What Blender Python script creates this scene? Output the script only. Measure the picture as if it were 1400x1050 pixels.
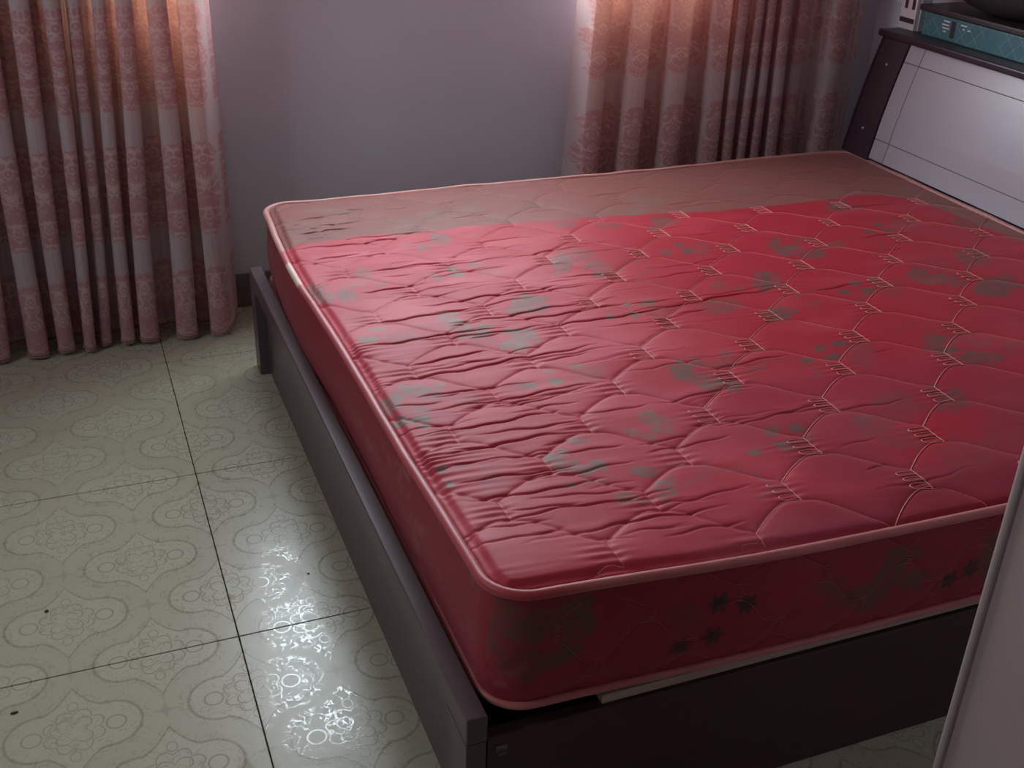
import bpy, bmesh, math, random
import numpy as np
from mathutils import Matrix, Vector

for o in list(bpy.data.objects):
    bpy.data.objects.remove(o)
SC = bpy.context.scene
COL = SC.collection
random.seed(7)

# ------------------------------------------------------------------ camera
CAM_H = 1.44
F_PX = 1545.0
PITCH, YAW, ROLL = math.radians(28.0), math.radians(-22.3), math.radians(2.0)
cam_data = bpy.data.cameras.new('camera')
cam_data.sensor_fit = 'HORIZONTAL'
cam_data.sensor_width = 36.0
cam_data.lens = F_PX / 1400.0 * 36.0
cam_data.clip_start = 0.02
cam = bpy.data.objects.new('camera', cam_data)
COL.objects.link(cam)
cam.matrix_world = (Matrix.Translation((0, 0, CAM_H)) @ Matrix.Rotation(YAW, 4, 'Z')
                    @ Matrix.Rotation(math.pi / 2 - PITCH, 4, 'X') @ Matrix.Rotation(ROLL, 4, 'Z'))
SC.camera = cam

# ------------------------------------------------------------------ daylight and exposure
SKY_STRENGTH = 15.0
world = bpy.data.worlds.new('overcast_sky')
SC.world = world
world.use_nodes = True
wn, wl = world.node_tree.nodes, world.node_tree.links
wn.clear()
w_out = wn.new('ShaderNodeOutputWorld')
w_bg = wn.new('ShaderNodeBackground')
w_bg.inputs['Strength'].default_value = SKY_STRENGTH
w_tc = wn.new('ShaderNodeTexCoord')
w_sep = wn.new('ShaderNodeSeparateXYZ')
w_ramp = wn.new('ShaderNodeValToRGB')
w_ramp.color_ramp.elements[0].position = 0.42
w_ramp.color_ramp.elements[0].color = (0.16, 0.155, 0.14, 1)
w_ramp.color_ramp.elements[1].position = 0.50
w_ramp.color_ramp.elements[1].color = (0.83, 0.91, 1.0, 1)
w_map = wn.new('ShaderNodeMath'); w_map.operation = 'MULTIPLY_ADD'
w_map.inputs[1].default_value = 0.5; w_map.inputs[2].default_value = 0.5
wl.new(w_tc.outputs['Generated'], w_sep.inputs[0])
wl.new(w_sep.outputs['Z'], w_map.inputs[0])
wl.new(w_map.outputs[0], w_ramp.inputs[0])
wl.new(w_ramp.outputs[0], w_bg.inputs['Color'])
wl.new(w_bg.outputs[0], w_out.inputs['Surface'])

# window opening (used by the wall, the window and the light portal)
WX0, WX1, WZ0, WZ1 = 0.20, 1.95, 0.93, 2.15
Y_BACK = 3.24
X_RIGHT, X_LEFT = 2.62, -1.60
Y_DOORWALL, Y_HALL = -0.08, -1.70
Z_CEIL = 2.70
portal_data = bpy.data.lights.new('window_daylight_portal', 'AREA')
portal_data.shape = 'RECTANGLE'
portal_data.size = WX1 - WX0
portal_data.size_y = WZ1 - WZ0
portal_data.cycles.is_portal = True
portal = bpy.data.objects.new('window_daylight_portal', portal_data)
COL.objects.link(portal)
portal.location = ((WX0 + WX1) / 2, Y_BACK + 0.27, (WZ0 + WZ1) / 2)
portal.rotation_euler = (-math.pi / 2, 0, 0)
# added second window, unseen in the left wall, lights the floor and bed foot
W2Y0, W2Y1, W2Z0, W2Z1 = 1.30, 2.30, 1.65, 2.35
portal_data = bpy.data.lights.new('added_window_portal', 'AREA')
portal_data.shape = 'RECTANGLE'
portal_data.size = W2Y1 - W2Y0
portal_data.size_y = W2Z1 - W2Z0
portal_data.cycles.is_portal = True
portal = bpy.data.objects.new('added_window_portal', portal_data)
COL.objects.link(portal)
portal.location = (X_LEFT - 0.27, (W2Y0 + W2Y1) / 2, (W2Z0 + W2Z1) / 2)
portal.rotation_euler = (-math.pi / 2, 0, math.pi / 2)

SC.view_settings.view_transform = 'Standard'
SC.view_settings.look = 'None'
SC.view_settings.exposure = 0.30
SC.view_settings.gamma = 1.0
SC.view_settings.use_curve_mapping = False

# ------------------------------------------------------------------ material helpers
def srgb(r, g, b):
    f = lambda c: (c / 255 / 12.92) if c / 255 <= 0.04045 else ((c / 255 + 0.055) / 1.055) ** 2.4
    return (f(r), f(g), f(b), 1.0)

class V:
    """wraps a float socket so shader maths can be written as expressions"""
    def __init__(s, nt, sock): s.nt, s.s = nt, sock
    def _op(s, op, *a, clamp=False):
        n = s.nt.nodes.new('ShaderNodeMath'); n.operation = op; n.use_clamp = clamp
        for i, q in enumerate((s,) + a):
            if isinstance(q, V): s.nt.links.new(q.s, n.inputs[i])
            else: n.inputs[i].default_value = float(q)
        return V(s.nt, n.outputs[0])
    def __add__(s, o): return s._op('ADD', o)
    __radd__ = __add__
    def __sub__(s, o): return s._op('SUBTRACT', o)
    def __rsub__(s, o): return (s * -1.0) + o
    def __mul__(s, o): return s._op('MULTIPLY', o)
    __rmul__ = __mul__
    def __truediv__(s, o): return s._op('DIVIDE', o)
    def abs(s): return s._op('ABSOLUTE')
    def min(s, o): return s._op('MINIMUM', o)
    def max(s, o): return s._op('MAXIMUM', o)
    def sqrt(s): return s._op('SQRT')
    def sin(s): return s._op('SINE')
    def atan2(s, o): return s._op('ARCTAN2', o)
    def fract(s): return s._op('FRACT')
    def pow(s, o): return s._op('POWER', o)
    def clamp(s): return s._op('ADD', 0.0, clamp=True)
    def below(s, edge, soft):        # 1 where value < edge
        n = s.nt.nodes.new('ShaderNodeMapRange'); n.interpolation_type = 'SMOOTHSTEP'
        s.nt.links.new(s.s, n.inputs[0])
        n.inputs[1].default_value = edge - soft; n.inputs[2].default_value = edge + soft
        n.inputs[3].default_value = 1.0; n.inputs[4].default_value = 0.0
        return V(s.nt, n.outputs[0])

class Mat:
    def __init__(s, name):
        s.m = bpy.data.materials.new(name); s.m.use_nodes = True
        s.nt = s.m.node_tree; s.n, s.l = s.nt.nodes, s.nt.links
        s.n.clear()
        s.out = s.n.new('ShaderNodeOutputMaterial')
        s.b = s.n.new('ShaderNodeBsdfPrincipled')
        s.l.new(s.b.outputs[0], s.out.inputs['Surface'])
    def set(s, **k):
        for a, v in k.items():
            i = s.b.inputs[a.replace('_', ' ')]
            if isinstance(v, V): s.l.new(v.s, i)
            elif hasattr(v, 'is_output'): s.l.new(v, i)
            else: i.default_value = v
        return s
    def coord(s, kind='Object'):
        t = s.n.new('ShaderNodeTexCoord'); return t.outputs[kind]
    def pos(s):
        return s.n.new('ShaderNodeNewGeometry').outputs['Position']
    def xyz(s, sock):
        q = s.n.new('ShaderNodeSeparateXYZ'); s.l.new(sock, q.inputs[0])
        return [V(s.nt, q.outputs[i]) for i in range(3)]
    def scale(s, sock, v):
        q = s.n.new('ShaderNodeMapping'); s.l.new(sock, q.inputs[0]); q.inputs['Scale'].default_value = v
        return q.outputs[0]
    def noise(s, sock, scale, detail=3, rough=0.5, dist=0.0):
        q = s.n.new('ShaderNodeTexNoise'); s.l.new(sock, q.inputs['Vector'])
        q.inputs['Scale'].default_value = scale; q.inputs['Detail'].default_value = detail
        q.inputs['Roughness'].default_value = rough; q.inputs['Distortion'].default_value = dist
        return V(s.nt, q.outputs[0])
    def attr(s, name):
        q = s.n.new('ShaderNodeAttribute'); q.attribute_name = name
        return V(s.nt, q.outputs['Fac'])
    def mix(s, fac, a, b):
        q = s.n.new('ShaderNodeMix'); q.data_type = 'RGBA'
        for i, v in ((0, fac), (6, a), (7, b)):
            if isinstance(v, V): s.l.new(v.s, q.inputs[i])
            elif hasattr(v, 'is_output'): s.l.new(v, q.inputs[i])
            else: q.inputs[i].default_value = v
        return q.outputs[2]
    def bump(s, h, strength=0.3, dist=0.002):
        q = s.n.new('ShaderNodeBump'); q.inputs['Strength'].default_value = strength
        q.inputs['Distance'].default_value = dist
        s.l.new(h.s, q.inputs['Height']); s.l.new(q.outputs[0], s.b.inputs['Normal'])
        return s

M = {}
def simple(name, col, rough=0.6, var=0.08, scale=12.0, metallic=0.0, stretch=(1, 1, 1), bump=0.0, spec=0.5):
    m = Mat(name)
    n = m.noise(m.scale(m.pos(), stretch), scale, 4)
    dark = tuple(c * (1 - var * 2) for c in col[:3]) + (1,)
    lite = tuple(min(1, c * (1 + var * 2)) for c in col[:3]) + (1,)
    m.set(Base_Color=m.mix(n, dark, lite), Roughness=rough, Metallic=metallic)
    m.b.inputs['Specular IOR Level'].default_value = spec
    if bump: m.bump(n, bump, 0.002)
    M[name] = m.m
    return m.m

# ------------------------------------------------------------------ object helpers
def tag(o, label=None, category=None, group=None, kind=None):
    for k, v in (('label', label), ('category', category), ('group', group), ('kind', kind)):
        if v: o[k] = v
    return o
def link(name, me, mat=None, parent=None):
    o = bpy.data.objects.new(name, me); COL.objects.link(o)
    if mat is not None and me is not None and len(me.materials) == 0: me.materials.append(mat)
    if parent is not None: o.parent = parent
    return o
def empty(name, loc=(0, 0, 0)):
    o = bpy.data.objects.new(name, None); COL.objects.link(o); o.location = loc
    o.empty_display_size = 0.05
    return o
def world_child(o, parent):
    """parent while keeping world coordinates baked in the mesh"""
    o.parent = parent
    o.matrix_parent_inverse = Matrix.Translation(-Vector(parent.location))
    return o
def bm_box(bm, x0, x1, y0, y1, z0, z1, bev=0.0, seg=2):
    vs = [bm.verts.new((x, y, z)) for x in (x0, x1) for y in (y0, y1) for z in (z0, z1)]
    fs = [(0, 1, 3, 2), (4, 6, 7, 5), (0, 4, 5, 1), (2, 3, 7, 6), (0, 2, 6, 4), (1, 5, 7, 3)]
    faces = [bm.faces.new([vs[i] for i in f]) for f in fs]
    if bev > 0:
        es = list({e for f in faces for e in f.edges})
        bmesh.ops.bevel(bm, geom=es, offset=bev, segments=seg, affect='EDGES', profile=0.5)
    return vs
def box(name, x0, x1, y0, y1, z0, z1, mat, parent=None, bev=0.0, seg=2, smooth=False):
    bm = bmesh.new(); bm_box(bm, x0, x1, y0, y1, z0, z1, bev, seg)
    bmesh.ops.recalc_face_normals(bm, faces=bm.faces)
    me = bpy.data.meshes.new(name); bm.to_mesh(me); bm.free()
    if smooth:
        for p in me.polygons: p.use_smooth = True
    o = link(name, me, mat)
    if parent is not None: world_child(o, parent)
    return o
def from_bm(name, bm, mat, parent=None, smooth=False):
    bmesh.ops.recalc_face_normals(bm, faces=bm.faces)
    me = bpy.data.meshes.new(name); bm.to_mesh(me); bm.free()
    if smooth:
        for p in me.polygons: p.use_smooth = True
    o = link(name, me, mat)
    if parent is not None: world_child(o, parent)
    return o
def raw_mesh(name, co, quads, attrs=None, smooth=True):
    me = bpy.data.meshes.new(name)
    co = np.ascontiguousarray(co, dtype=np.float32); quads = np.ascontiguousarray(quads, dtype=np.int32)
    me.vertices.add(len(co)); me.vertices.foreach_set('co', co.ravel())
    k = quads.shape[1]
    me.loops.add(quads.size); me.loops.foreach_set('vertex_index', quads.ravel())
    me.polygons.add(len(quads))
    me.polygons.foreach_set('loop_start', np.arange(0, quads.size, k, dtype=np.int32))
    if smooth: me.polygons.foreach_set('use_smooth', np.ones(len(quads), dtype=bool))
    me.update(calc_edges=True)
    for n, a in (attrs or {}).items():
        at = me.attributes.new(n, 'FLOAT', 'POINT')
        at.data.foreach_set('value', np.ascontiguousarray(a, dtype=np.float32).ravel())
    me.validate()
    return me
def grid_quads(n, m, wrap_m=False, flip=False):
    i, j = np.meshgrid(np.arange(n - 1), np.arange(m if wrap_m else m - 1), indexing='ij')
    j2 = (j + 1) % m
    q = np.stack([i * m + j, (i + 1) * m + j, (i + 1) * m + j2, i * m + j2], -1).reshape(-1, 4)
    return q[:, ::-1] if flip else q
def tubes(polys, radius, sides=4, closed=False):
    """round threads / piping along polylines -> (verts, quads)"""
    cs, qs, base = [], [], 0
    for p in polys:
        p = np.asarray(p, float); n = len(p)
        t = (np.roll(p, -1, 0) - np.roll(p, 1, 0)) if closed else np.gradient(p, axis=0)
        t /= np.linalg.norm(t, axis=1, keepdims=True) + 1e-12
        up = np.tile([0, 0, 1.0], (n, 1)); up[np.abs(t[:, 2]) > 0.9] = (0, 1, 0)
        s = np.cross(t, up); s /= np.linalg.norm(s, axis=1, keepdims=True) + 1e-12
        u = np.cross(s, t)
        a = np.arange(sides) * 2 * np.pi / sides
        r = radius if np.isscalar(radius) else np.asarray(radius)[:, None, None]
        ring = p[:, None] + r * (np.cos(a)[None, :, None] * s[:, None] + np.sin(a)[None, :, None] * u[:, None])
        cs.append(ring.reshape(-1, 3))
        q = grid_quads(n, sides, True)
        if closed:
            j = np.arange(sides); j2 = (j + 1) % sides
            q = np.vstack([q, np.stack([(n - 1) * sides + j, j, j2, (n - 1) * sides + j2], -1)])
        qs.append(q + base); base += n * sides
    return np.vstack(cs), np.vstack(qs)

# numpy value noise
def _hash(i, j, s):
    h = (i.astype(np.int64) * 374761393 + j.astype(np.int64) * 668265263 + s * 1442695041) & 0xFFFFFFFF
    h = ((h ^ (h >> 13)) * 1274126177) & 0xFFFFFFFF
    return ((h ^ (h >> 16)) & 0xFFFF) / 65535.0
def vnoise(x, y, seed=0):
    i, j = np.floor(x), np.floor(y); fx, fy = x - i, y - j
    fx = fx * fx * (3 - 2 * fx); fy = fy * fy * (3 - 2 * fy)
    a, b = _hash(i, j, seed), _hash(i + 1, j, seed)
    c, d = _hash(i, j + 1, seed), _hash(i + 1, j + 1, seed)
    return (a * (1 - fx) + b * fx) * (1 - fy) + (c * (1 - fx) + d * fx) * fy
def fbm(x, y, seed=0, oct=3):
    t, a, n = 0, 0.5, 0
    for k in range(oct):
        t = t + a * vnoise(x * 2 ** k, y * 2 ** k, seed + k); n += a; a *= 0.5
    return t / n
def sstep(a, b, x):
    t = np.clip((x - a) / (b - a), 0, 1); return t * t * (3 - 2 * t)

# ------------------------------------------------------------------ materials
simple('wall_paint', srgb(208, 205, 214), 0.75, 0.03, 3.0, bump=0.04)
simple('ceiling_paint', srgb(225, 223, 220), 0.85, 0.02, 3.0)
simple('baseboard_tile', srgb(108, 95, 95), 0.4, 0.1, 20)
simple('grout', srgb(52, 46, 40), 0.9, 0.15, 60)
simple('white_pvc', srgb(225, 226, 226), 0.35, 0.02, 8)
simple('sill_stone', srgb(190, 186, 180), 0.3, 0.08, 40)
simple('door_paint', srgb(150, 128, 124), 0.5, 0.03, 5, bump=0.03)
simple('door_edge', srgb(162, 144, 141), 0.4, 0.02, 5)
simple('dark_wood', srgb(88, 70, 75), 0.34, 0.16, 9, stretch=(30, 0.9, 30), bump=0.05, spec=0.5)
simple('dark_wood_side', srgb(66, 44, 42), 0.45, 0.16, 9, stretch=(0.9, 30, 30), bump=0.05, spec=0.3)
simple('headboard_dark', srgb(52, 34, 44), 0.35, 0.1, 14)
simple('headboard_groove', srgb(40, 32, 36), 0.7, 0.05, 14)
simple('headboard_white', srgb(160, 149, 158), 0.32, 0.02, 4)
simple('chrome', srgb(225, 225, 225), 0.2, 0.02, 5, metallic=1.0)
simple('plywood', srgb(168, 146, 132), 0.7, 0.12, 10, stretch=(1, 30, 60))
simple('bracket_metal', srgb(128, 116, 112), 0.4, 0.05, 20, metallic=0.6)
simple('black_cloth', srgb(40, 28, 34), 0.75, 0.1, 120, bump=0.1)
simple('lid_plastic', srgb(48, 36, 42), 0.45, 0.06, 30)
simple('box_white', srgb(216, 208, 212), 0.55, 0.03, 10)
simple('print_dark', srgb(66, 40, 46), 0.6, 0.05, 30)
simple('socket_white', srgb(226, 222, 224), 0.4, 0.02, 10)
simple('rod_metal', srgb(150, 120, 90), 0.35, 0.06, 20, metallic=0.8)
simple('debris', srgb(60, 50, 42), 0.9, 0.2, 200)

m = Mat('window_glass')          # thin clear pane
m.n.remove(m.b)
tr = m.n.new('ShaderNodeBsdfTransparent'); tr.inputs[0].default_value = (0.95, 0.97, 0.96, 1)
gl = m.n.new('ShaderNodeBsdfGlossy'); gl.inputs['Roughness'].default_value = 0.02
mx = m.n.new('ShaderNodeMixShader'); mx.inputs[0].default_value = 0.06
m.l.new(tr.outputs[0], mx.inputs[1]); m.l.new(gl.outputs[0], mx.inputs[2]); m.l.new(mx.outputs[0], m.out.inputs['Surface'])
M['window_glass'] = m.m

# printed vinyl floor tile: staggered ogee medallions, period 0.3 m, relative to the seam grid
SEAM_X, SEAM_Y, TILE = 0.1655, 1.7200, 0.60
m = Mat('floor_tile')
P = m.pos()
px, py, pz = m.xyz(P)
def fold(v, off):
    return (((v - off) / 0.30 + 0.5).fract() - 0.5) * 0.30
def medallion(ox, oy):
    sx, sy = fold(px, ox), fold(py, oy)
    ax, ay = sx.abs(), sy.abs()
    k = (1.0 - ax / 0.060).max(0.0)
    ogee = ay - (k * k * 0.058 + 0.050)
    ogee = ogee.max(ax - 0.060)
    lx = ax - 0.058
    lobe = (lx * lx + ay * ay).sqrt() - 0.053
    d = ogee.min(lobe)
    r = (ax * ax + ay * ay).sqrt()
    th = sy.atan2(sx)
    return d, r, th, ax, ay
d1, r1, t1, ax1, ay1 = medallion(SEAM_X - 0.15, SEAM_Y)
d2, r2, t2, ax2, ay2 = medallion(SEAM_X, SEAM_Y + 0.15)
def ornaments(r, th, ax, ay):
    pet = (r - ((th * 2.0).sin().abs() * 0.020 + 0.016)).abs().below(0.0014, 0.0012)      # four petals
    pet2 = (r - ((th * 4.0).sin().abs() * 0.012 + 0.040)).abs().below(0.0013, 0.0012)    # scalloped wreath
    lx = ax - 0.068
    curl = (((lx * lx + ay * ay).sqrt() - 0.016).abs()).below(0.0014, 0.0012)            # side curls
    ly = ay - 0.060
    bud = (((ly * ly + ax * ax * 1.6).sqrt() - 0.011).abs()).below(0.0012, 0.0012)
    return pet.max(pet2).max(curl).max(bud * 0.7)
orn1, orn2 = ornaments(r1, t1, ax1, ay1), ornaments(r2, t2, ax2, ay2)
near1 = d1.below(-0.004, 0.004); near2 = d2.below(-0.004, 0.004)
dmin = d1.min(d2)
outline = dmin.abs().below(0.0026, 0.0018)
inside = dmin.below(-0.002, 0.003)
orn = (orn1 * near1).max(orn2 * near2)
big = m.noise(P, 2.2, 3)
fine = m.noise(P, 260.0, 2)
wob = m.noise(P, 52.0, 1, 0.5, 0.9)
scroll = (wob - 0.5).abs().below(0.022, 0.012)                       # curly glossy ink
starx = fold(px, SEAM_X - 0.15).abs(); stary = fold(py, SEAM_Y + 0.15).abs()
star = (starx * stary).below(0.00003, 0.00003) * (starx.max(stary)).below(0.020, 0.006)
starx2 = fold(px, SEAM_X).abs(); stary2 = fold(py, SEAM_Y).abs()
star2 = (starx2 * stary2).below(0.00003, 0.00003) * (starx2.max(stary2)).below(0.020, 0.006)
c0 = m.mix(big, srgb(170, 163, 141), srgb(181, 175, 153))
c1 = m.mix(inside * 0.40, c0, srgb(188, 184, 164))
ink = (outline * 0.46).max(orn * 0.32).max(star.max(star2) * 0.3)
ink = ink.max(scroll * inside * r1.min(r2).below(0.055, 0.01) * 0.16)
c2 = m.mix(ink, c1, srgb(112, 102, 76))
speck = fine.below(0.36, 0.05) * 0.16
c3 = m.mix(speck, c2, srgb(120, 112, 92))
gloss = (scroll * (dmin + 0.004).abs().below(0.020, 0.006)).max(orn * 0.9).max(scroll * r1.min(r2).below(0.05, 0.01))
m.set(Base_Color=c3, Roughness=(0.32 - gloss * 0.27 + (big - 0.5) * 0.08).max(0.05))
m.b.inputs['Specular IOR Level'].default_value = 0.6
m.bump(fine * 0.35 + ink * 0.4, 0.12, 0.001)
M['floor_tile'] = m.m

# ------------------------------------------------------------------ room shell
WT = 0.24
simple('slab', srgb(60, 54, 48), 0.9, 0.1, 20)
floor = box('floor', X_LEFT - WT, X_RIGHT + WT, Y_HALL - 0.1, Y_BACK + WT, -0.10, -0.004, M['grout'])
tag(floor, kind='structure', label='cream vinyl tile floor with printed ogee medallions and dark seams')
tile_meshes = {}
def tile(x0, x1, y0, y1):
    g = 0.0011
    w, d = round(x1 - x0 - 2 * g, 4), round(y1 - y0 - 2 * g, 4)
    if w < 0.01 or d < 0.01: return
    if (w, d) not in tile_meshes:
        bm = bmesh.new()
        vs = [bm.verts.new((sx * (w / 2 - i), sy * (d / 2 - i), z)) for (z, i) in ((-0.004, 0), (-0.0008, 0), (0.0, 0.0008))
              for (sx, sy) in ((-1, -1), (1, -1), (1, 1), (-1, 1))]
        for L in (0, 4):
            for k in range(4):
                bm.faces.new((vs[L + k], vs[L + (k + 1) % 4], vs[L + 4 + (k + 1) % 4], vs[L + 4 + k]))
        bm.faces.new(vs[8:12])
        me = bpy.data.meshes.new('floor_tile'); bm.to_mesh(me); bm.free()
        me.materials.append(M['floor_tile']); tile_meshes[(w, d)] = me
    o = bpy.data.objects.new('floor_tile', tile_meshes[(w, d)]); COL.objects.link(o)
    o.location = ((x0 + x1) / 2, (y0 + y1) / 2, 0.0); o.parent = floor
xs = [X_LEFT] + [SEAM_X + TILE * k for k in range(-2, 5)] + [X_RIGHT]
ys = [Y_HALL] + [SEAM_Y + TILE * k for k in range(-5, 3)] + [Y_BACK]
for a, b in zip(xs, xs[1:]):
    for c, d in zip(ys, ys[1:]):
        tile(a, b, c, d)

def wall_with_hole(name, x0, x1, z0, z1, y0, y1, hole, mat):
    hx0, hx1, hz0, hz1 = hole
    bm = bmesh.new()
    bm_box(bm, x0, hx0, y0, y1, z0, z1); bm_box(bm, hx1, x1, y0, y1, z0, z1)
    bm_box(bm, hx0, hx1, y0, y1, hz1, z1)
    if hz0 > z0: bm_box(bm, hx0, hx1, y0, y1, z0, hz0)
    return from_bm(name, bm, mat)
tag(wall_with_hole('wall_back', X_LEFT, X_RIGHT, 0, Z_CEIL, Y_BACK, Y_BACK + WT, (WX0, WX1, WZ0, WZ1), M['wall_paint']), kind='structure')
tag(box('wall_right', X_RIGHT, X_RIGHT + WT, Y_HALL, Y_BACK + WT, 0, Z_CEIL, M['wall_paint']), kind='structure')
bm = bmesh.new()
bm_box(bm, X_LEFT - WT, X_LEFT, Y_HALL, W2Y0, 0, Z_CEIL); bm_box(bm, X_LEFT - WT, X_LEFT, W2Y1, Y_BACK + WT, 0, Z_CEIL)
bm_box(bm, X_LEFT - WT, X_LEFT, W2Y0, W2Y1, 0, W2Z0); bm_box(bm, X_LEFT - WT, X_LEFT, W2Y0, W2Y1, W2Z1, Z_CEIL)
tag(from_bm('wall_left', bm, M['wall_paint']), kind='structure')
DX0, DX1, DZ = -0.16, 0.70, 2.05
tag(wall_with_hole('wall_front', X_LEFT, X_RIGHT, 0, Z_CEIL, Y_DOORWALL - 0.12, Y_DOORWALL, (DX0, DX1, 0, DZ), M['wall_paint']), kind='structure')
tag(box('wall_hall', X_LEFT, X_RIGHT, Y_HALL - 0.1, Y_HALL, 0, Z_CEIL, M['wall_paint']), kind='structure')
tag(box('ceiling', X_LEFT - WT, X_RIGHT + WT, Y_HALL - 0.1, Y_BACK + WT, Z_CEIL, Z_CEIL + 0.1, M['ceiling_paint']), kind='structure')
tag(box('baseboard_back', X_LEFT, X_RIGHT, Y_BACK - 0.012, Y_BACK, 0, 0.105, M['baseboard_tile'], bev=0.002), kind='structure')
tag(box('baseboard_right', X_RIGHT - 0.012, X_RIGHT, Y_DOORWALL, Y_BACK - 0.013, 0, 0.105, M['baseboard_tile'], bev=0.002), kind='structure')
tag(box('baseboard_left', X_LEFT, X_LEFT + 0.012, Y_DOORWALL, Y_BACK - 0.013, 0, 0.105, M['baseboard_tile'], bev=0.002), kind='structure')

# window: frame, mullions, sashes with panes, sill
win = tag(empty('window_1', ((WX0 + WX1) / 2, Y_BACK + 0.12, WZ0)), kind='structure')
bm = bmesh.new(); fy0, fy1 = Y_BACK + 0.13, Y_BACK + 0.19
bm_box(bm, WX0, WX0 + 0.05, fy0, fy1, WZ0, WZ1); bm_box(bm, WX1 - 0.05, WX1, fy0, fy1, WZ0, WZ1)
bm_box(bm, WX0 + 0.05, WX1 - 0.05, fy0, fy1, WZ0, WZ0 + 0.05); bm_box(bm, WX0 + 0.05, WX1 - 0.05, fy0, fy1, WZ1 - 0.05, WZ1)
from_bm('window_frame', bm, M['white_pvc'], win)
nS = 3; sw = (WX1 - WX0 - 0.10) / nS
for k in range(nS):
    a = WX0 + 0.05 + k * sw; b = a + sw; yo = 0.012 * (k % 2)
    bm = bmesh.new(); y0, y1 = fy0 + 0.012 + yo, fy0 + 0.036 + yo; t = 0.035
    bm_box(bm, a, a + t, y0, y1, WZ0 + 0.05, WZ1 - 0.05); bm_box(bm, b - t, b, y0, y1, WZ0 + 0.05, WZ1 - 0.05)
    bm_box(bm, a + t, b - t, y0, y1, WZ0 + 0.05, WZ0 + 0.05 + t); bm_box(bm, a + t, b - t, y0, y1, WZ1 - 0.05 - t, WZ1 - 0.05)
    from_bm('window_sash', bm, M['white_pvc'], win)
    box('window_pane', a + t, b - t, y0 + 0.010, y0 + 0.014, WZ0 + 0.05 + t, WZ1 - 0.05 - t, M['window_glass'], win)
box('window_sill', WX0 + 0.001, WX1 - 0.001, Y_BACK + 0.001, Y_BACK + 0.13, WZ0 - 0.02, WZ0 + 0.002, M['sill_stone'], win, bev=0.004)

added_win = tag(empty('added_window', (X_LEFT - 0.12, (W2Y0 + W2Y1) / 2, W2Z0)), kind='structure')  # added unseen window, source of the side fill light
fx0, fx1 = X_LEFT - 0.19, X_LEFT - 0.13
bm = bmesh.new()
bm_box(bm, fx0, fx1, W2Y0, W2Y0 + 0.05, W2Z0, W2Z1); bm_box(bm, fx0, fx1, W2Y1 - 0.05, W2Y1, W2Z0, W2Z1)
bm_box(bm, fx0, fx1, W2Y0 + 0.05, W2Y1 - 0.05, W2Z0, W2Z0 + 0.05); bm_box(bm, fx0, fx1, W2Y0 + 0.05, W2Y1 - 0.05, W2Z1 - 0.05, W2Z1)
ym = (W2Y0 + W2Y1) / 2
bm_box(bm, fx0, fx1, ym - 0.025, ym + 0.025, W2Z0 + 0.05, W2Z1 - 0.05)
from_bm('window_frame', bm, M['white_pvc'], added_win)
for a, b in ((W2Y0 + 0.05, ym - 0.025), (ym + 0.025, W2Y1 - 0.05)):
    box('window_pane', fx0 + 0.028, fx0 + 0.032, a, b, W2Z0 + 0.05, W2Z1 - 0.05, M['window_glass'], added_win)
box('window_sill', X_LEFT - 0.13, X_LEFT + 0.02, W2Y0 - 0.03, W2Y1 + 0.03, W2Z0 - 0.03, W2Z0, M['sill_stone'], added_win, bev=0.004)

# open door leaf at the right edge of the view, hinged on the doorway the camera looks through
door = tag(empty('door_1', (0.715, Y_DOORWALL, 0)), kind='structure')
door['label'] = 'pale painted door leaf standing open at the right edge'
E2 = Vector((0.935, 0.778)); H2 = Vector((0.715, Y_DOORWALL + 0.01)); dv = (E2 - H2); L = dv.length; ang = math.atan2(dv.y, dv.x)
def door_part(name, x0, x1, y0, y1, z0, z1, mat, bev=0.0, seg=2):
    bm = bmesh.new(); bm_box(bm, x0, x1, y0, y1, z0, z1, bev, seg)
    bmesh.ops.recalc_face_normals(bm, faces=bm.faces)
    me = bpy.data.meshes.new(name); bm.to_mesh(me); bm.free()
    o = link(name, me, mat, door); o.rotation_euler = (0, 0, ang); o.location = (0, 0.01, 0)
    return o
door_part('door_leaf', 0.0, L - 0.010, -0.040, 0.0, 0.008, 2.03, M['door_paint'], 0.002)
door_part('edge_strip', L - 0.012, L, -0.044, 0.008, 0.008, 2.03, M['door_edge'], 0.005, 3)
door_part('door_handle', L - 0.12, L - 0.03, 0.035, 0.055, 1.0, 1.02, M['chrome'], 0.006)
door_part('handle_plate', L - 0.075, L - 0.035, 0.0, 0.036, 0.96, 1.06, M['chrome'], 0.004)
bm = bmesh.new()
bm_box(bm, DX0, DX0 + 0.03, Y_DOORWALL - 0.13, Y_DOORWALL + 0.01, 0, DZ); bm_box(bm, DX1 - 0.0, DX1 + 0.0101, Y_DOORWALL - 0.13, Y_DOORWALL + 0.0, 0, DZ)
bm_box(bm, DX0 + 0.03, DX1, Y_DOORWALL - 0.13, Y_DOORWALL + 0.01, DZ - 0.03, DZ)
tag(from_bm('trim_1', bm, M['door_edge']), kind='structure')

# wall socket above the headboard end
so = tag(empty('wall_socket', (X_RIGHT - 0.001, 3.15, 0.88)), 'white wall socket on the wall beyond the headboard, cut by the top edge', 'socket')
box('socket_plate', X_RIGHT - 0.010, X_RIGHT - 0.0005, 3.112, 3.192, 0.842, 0.922, M['socket_white'], so, 0.003)
for dy in (-0.012, 0.012):
    box('socket_slot', X_RIGHT - 0.0108, X_RIGHT - 0.0095, 3.152 + dy - 0.002, 3.152 + dy + 0.002, 0.872, 0.892, M['print_dark'], so)

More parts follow.
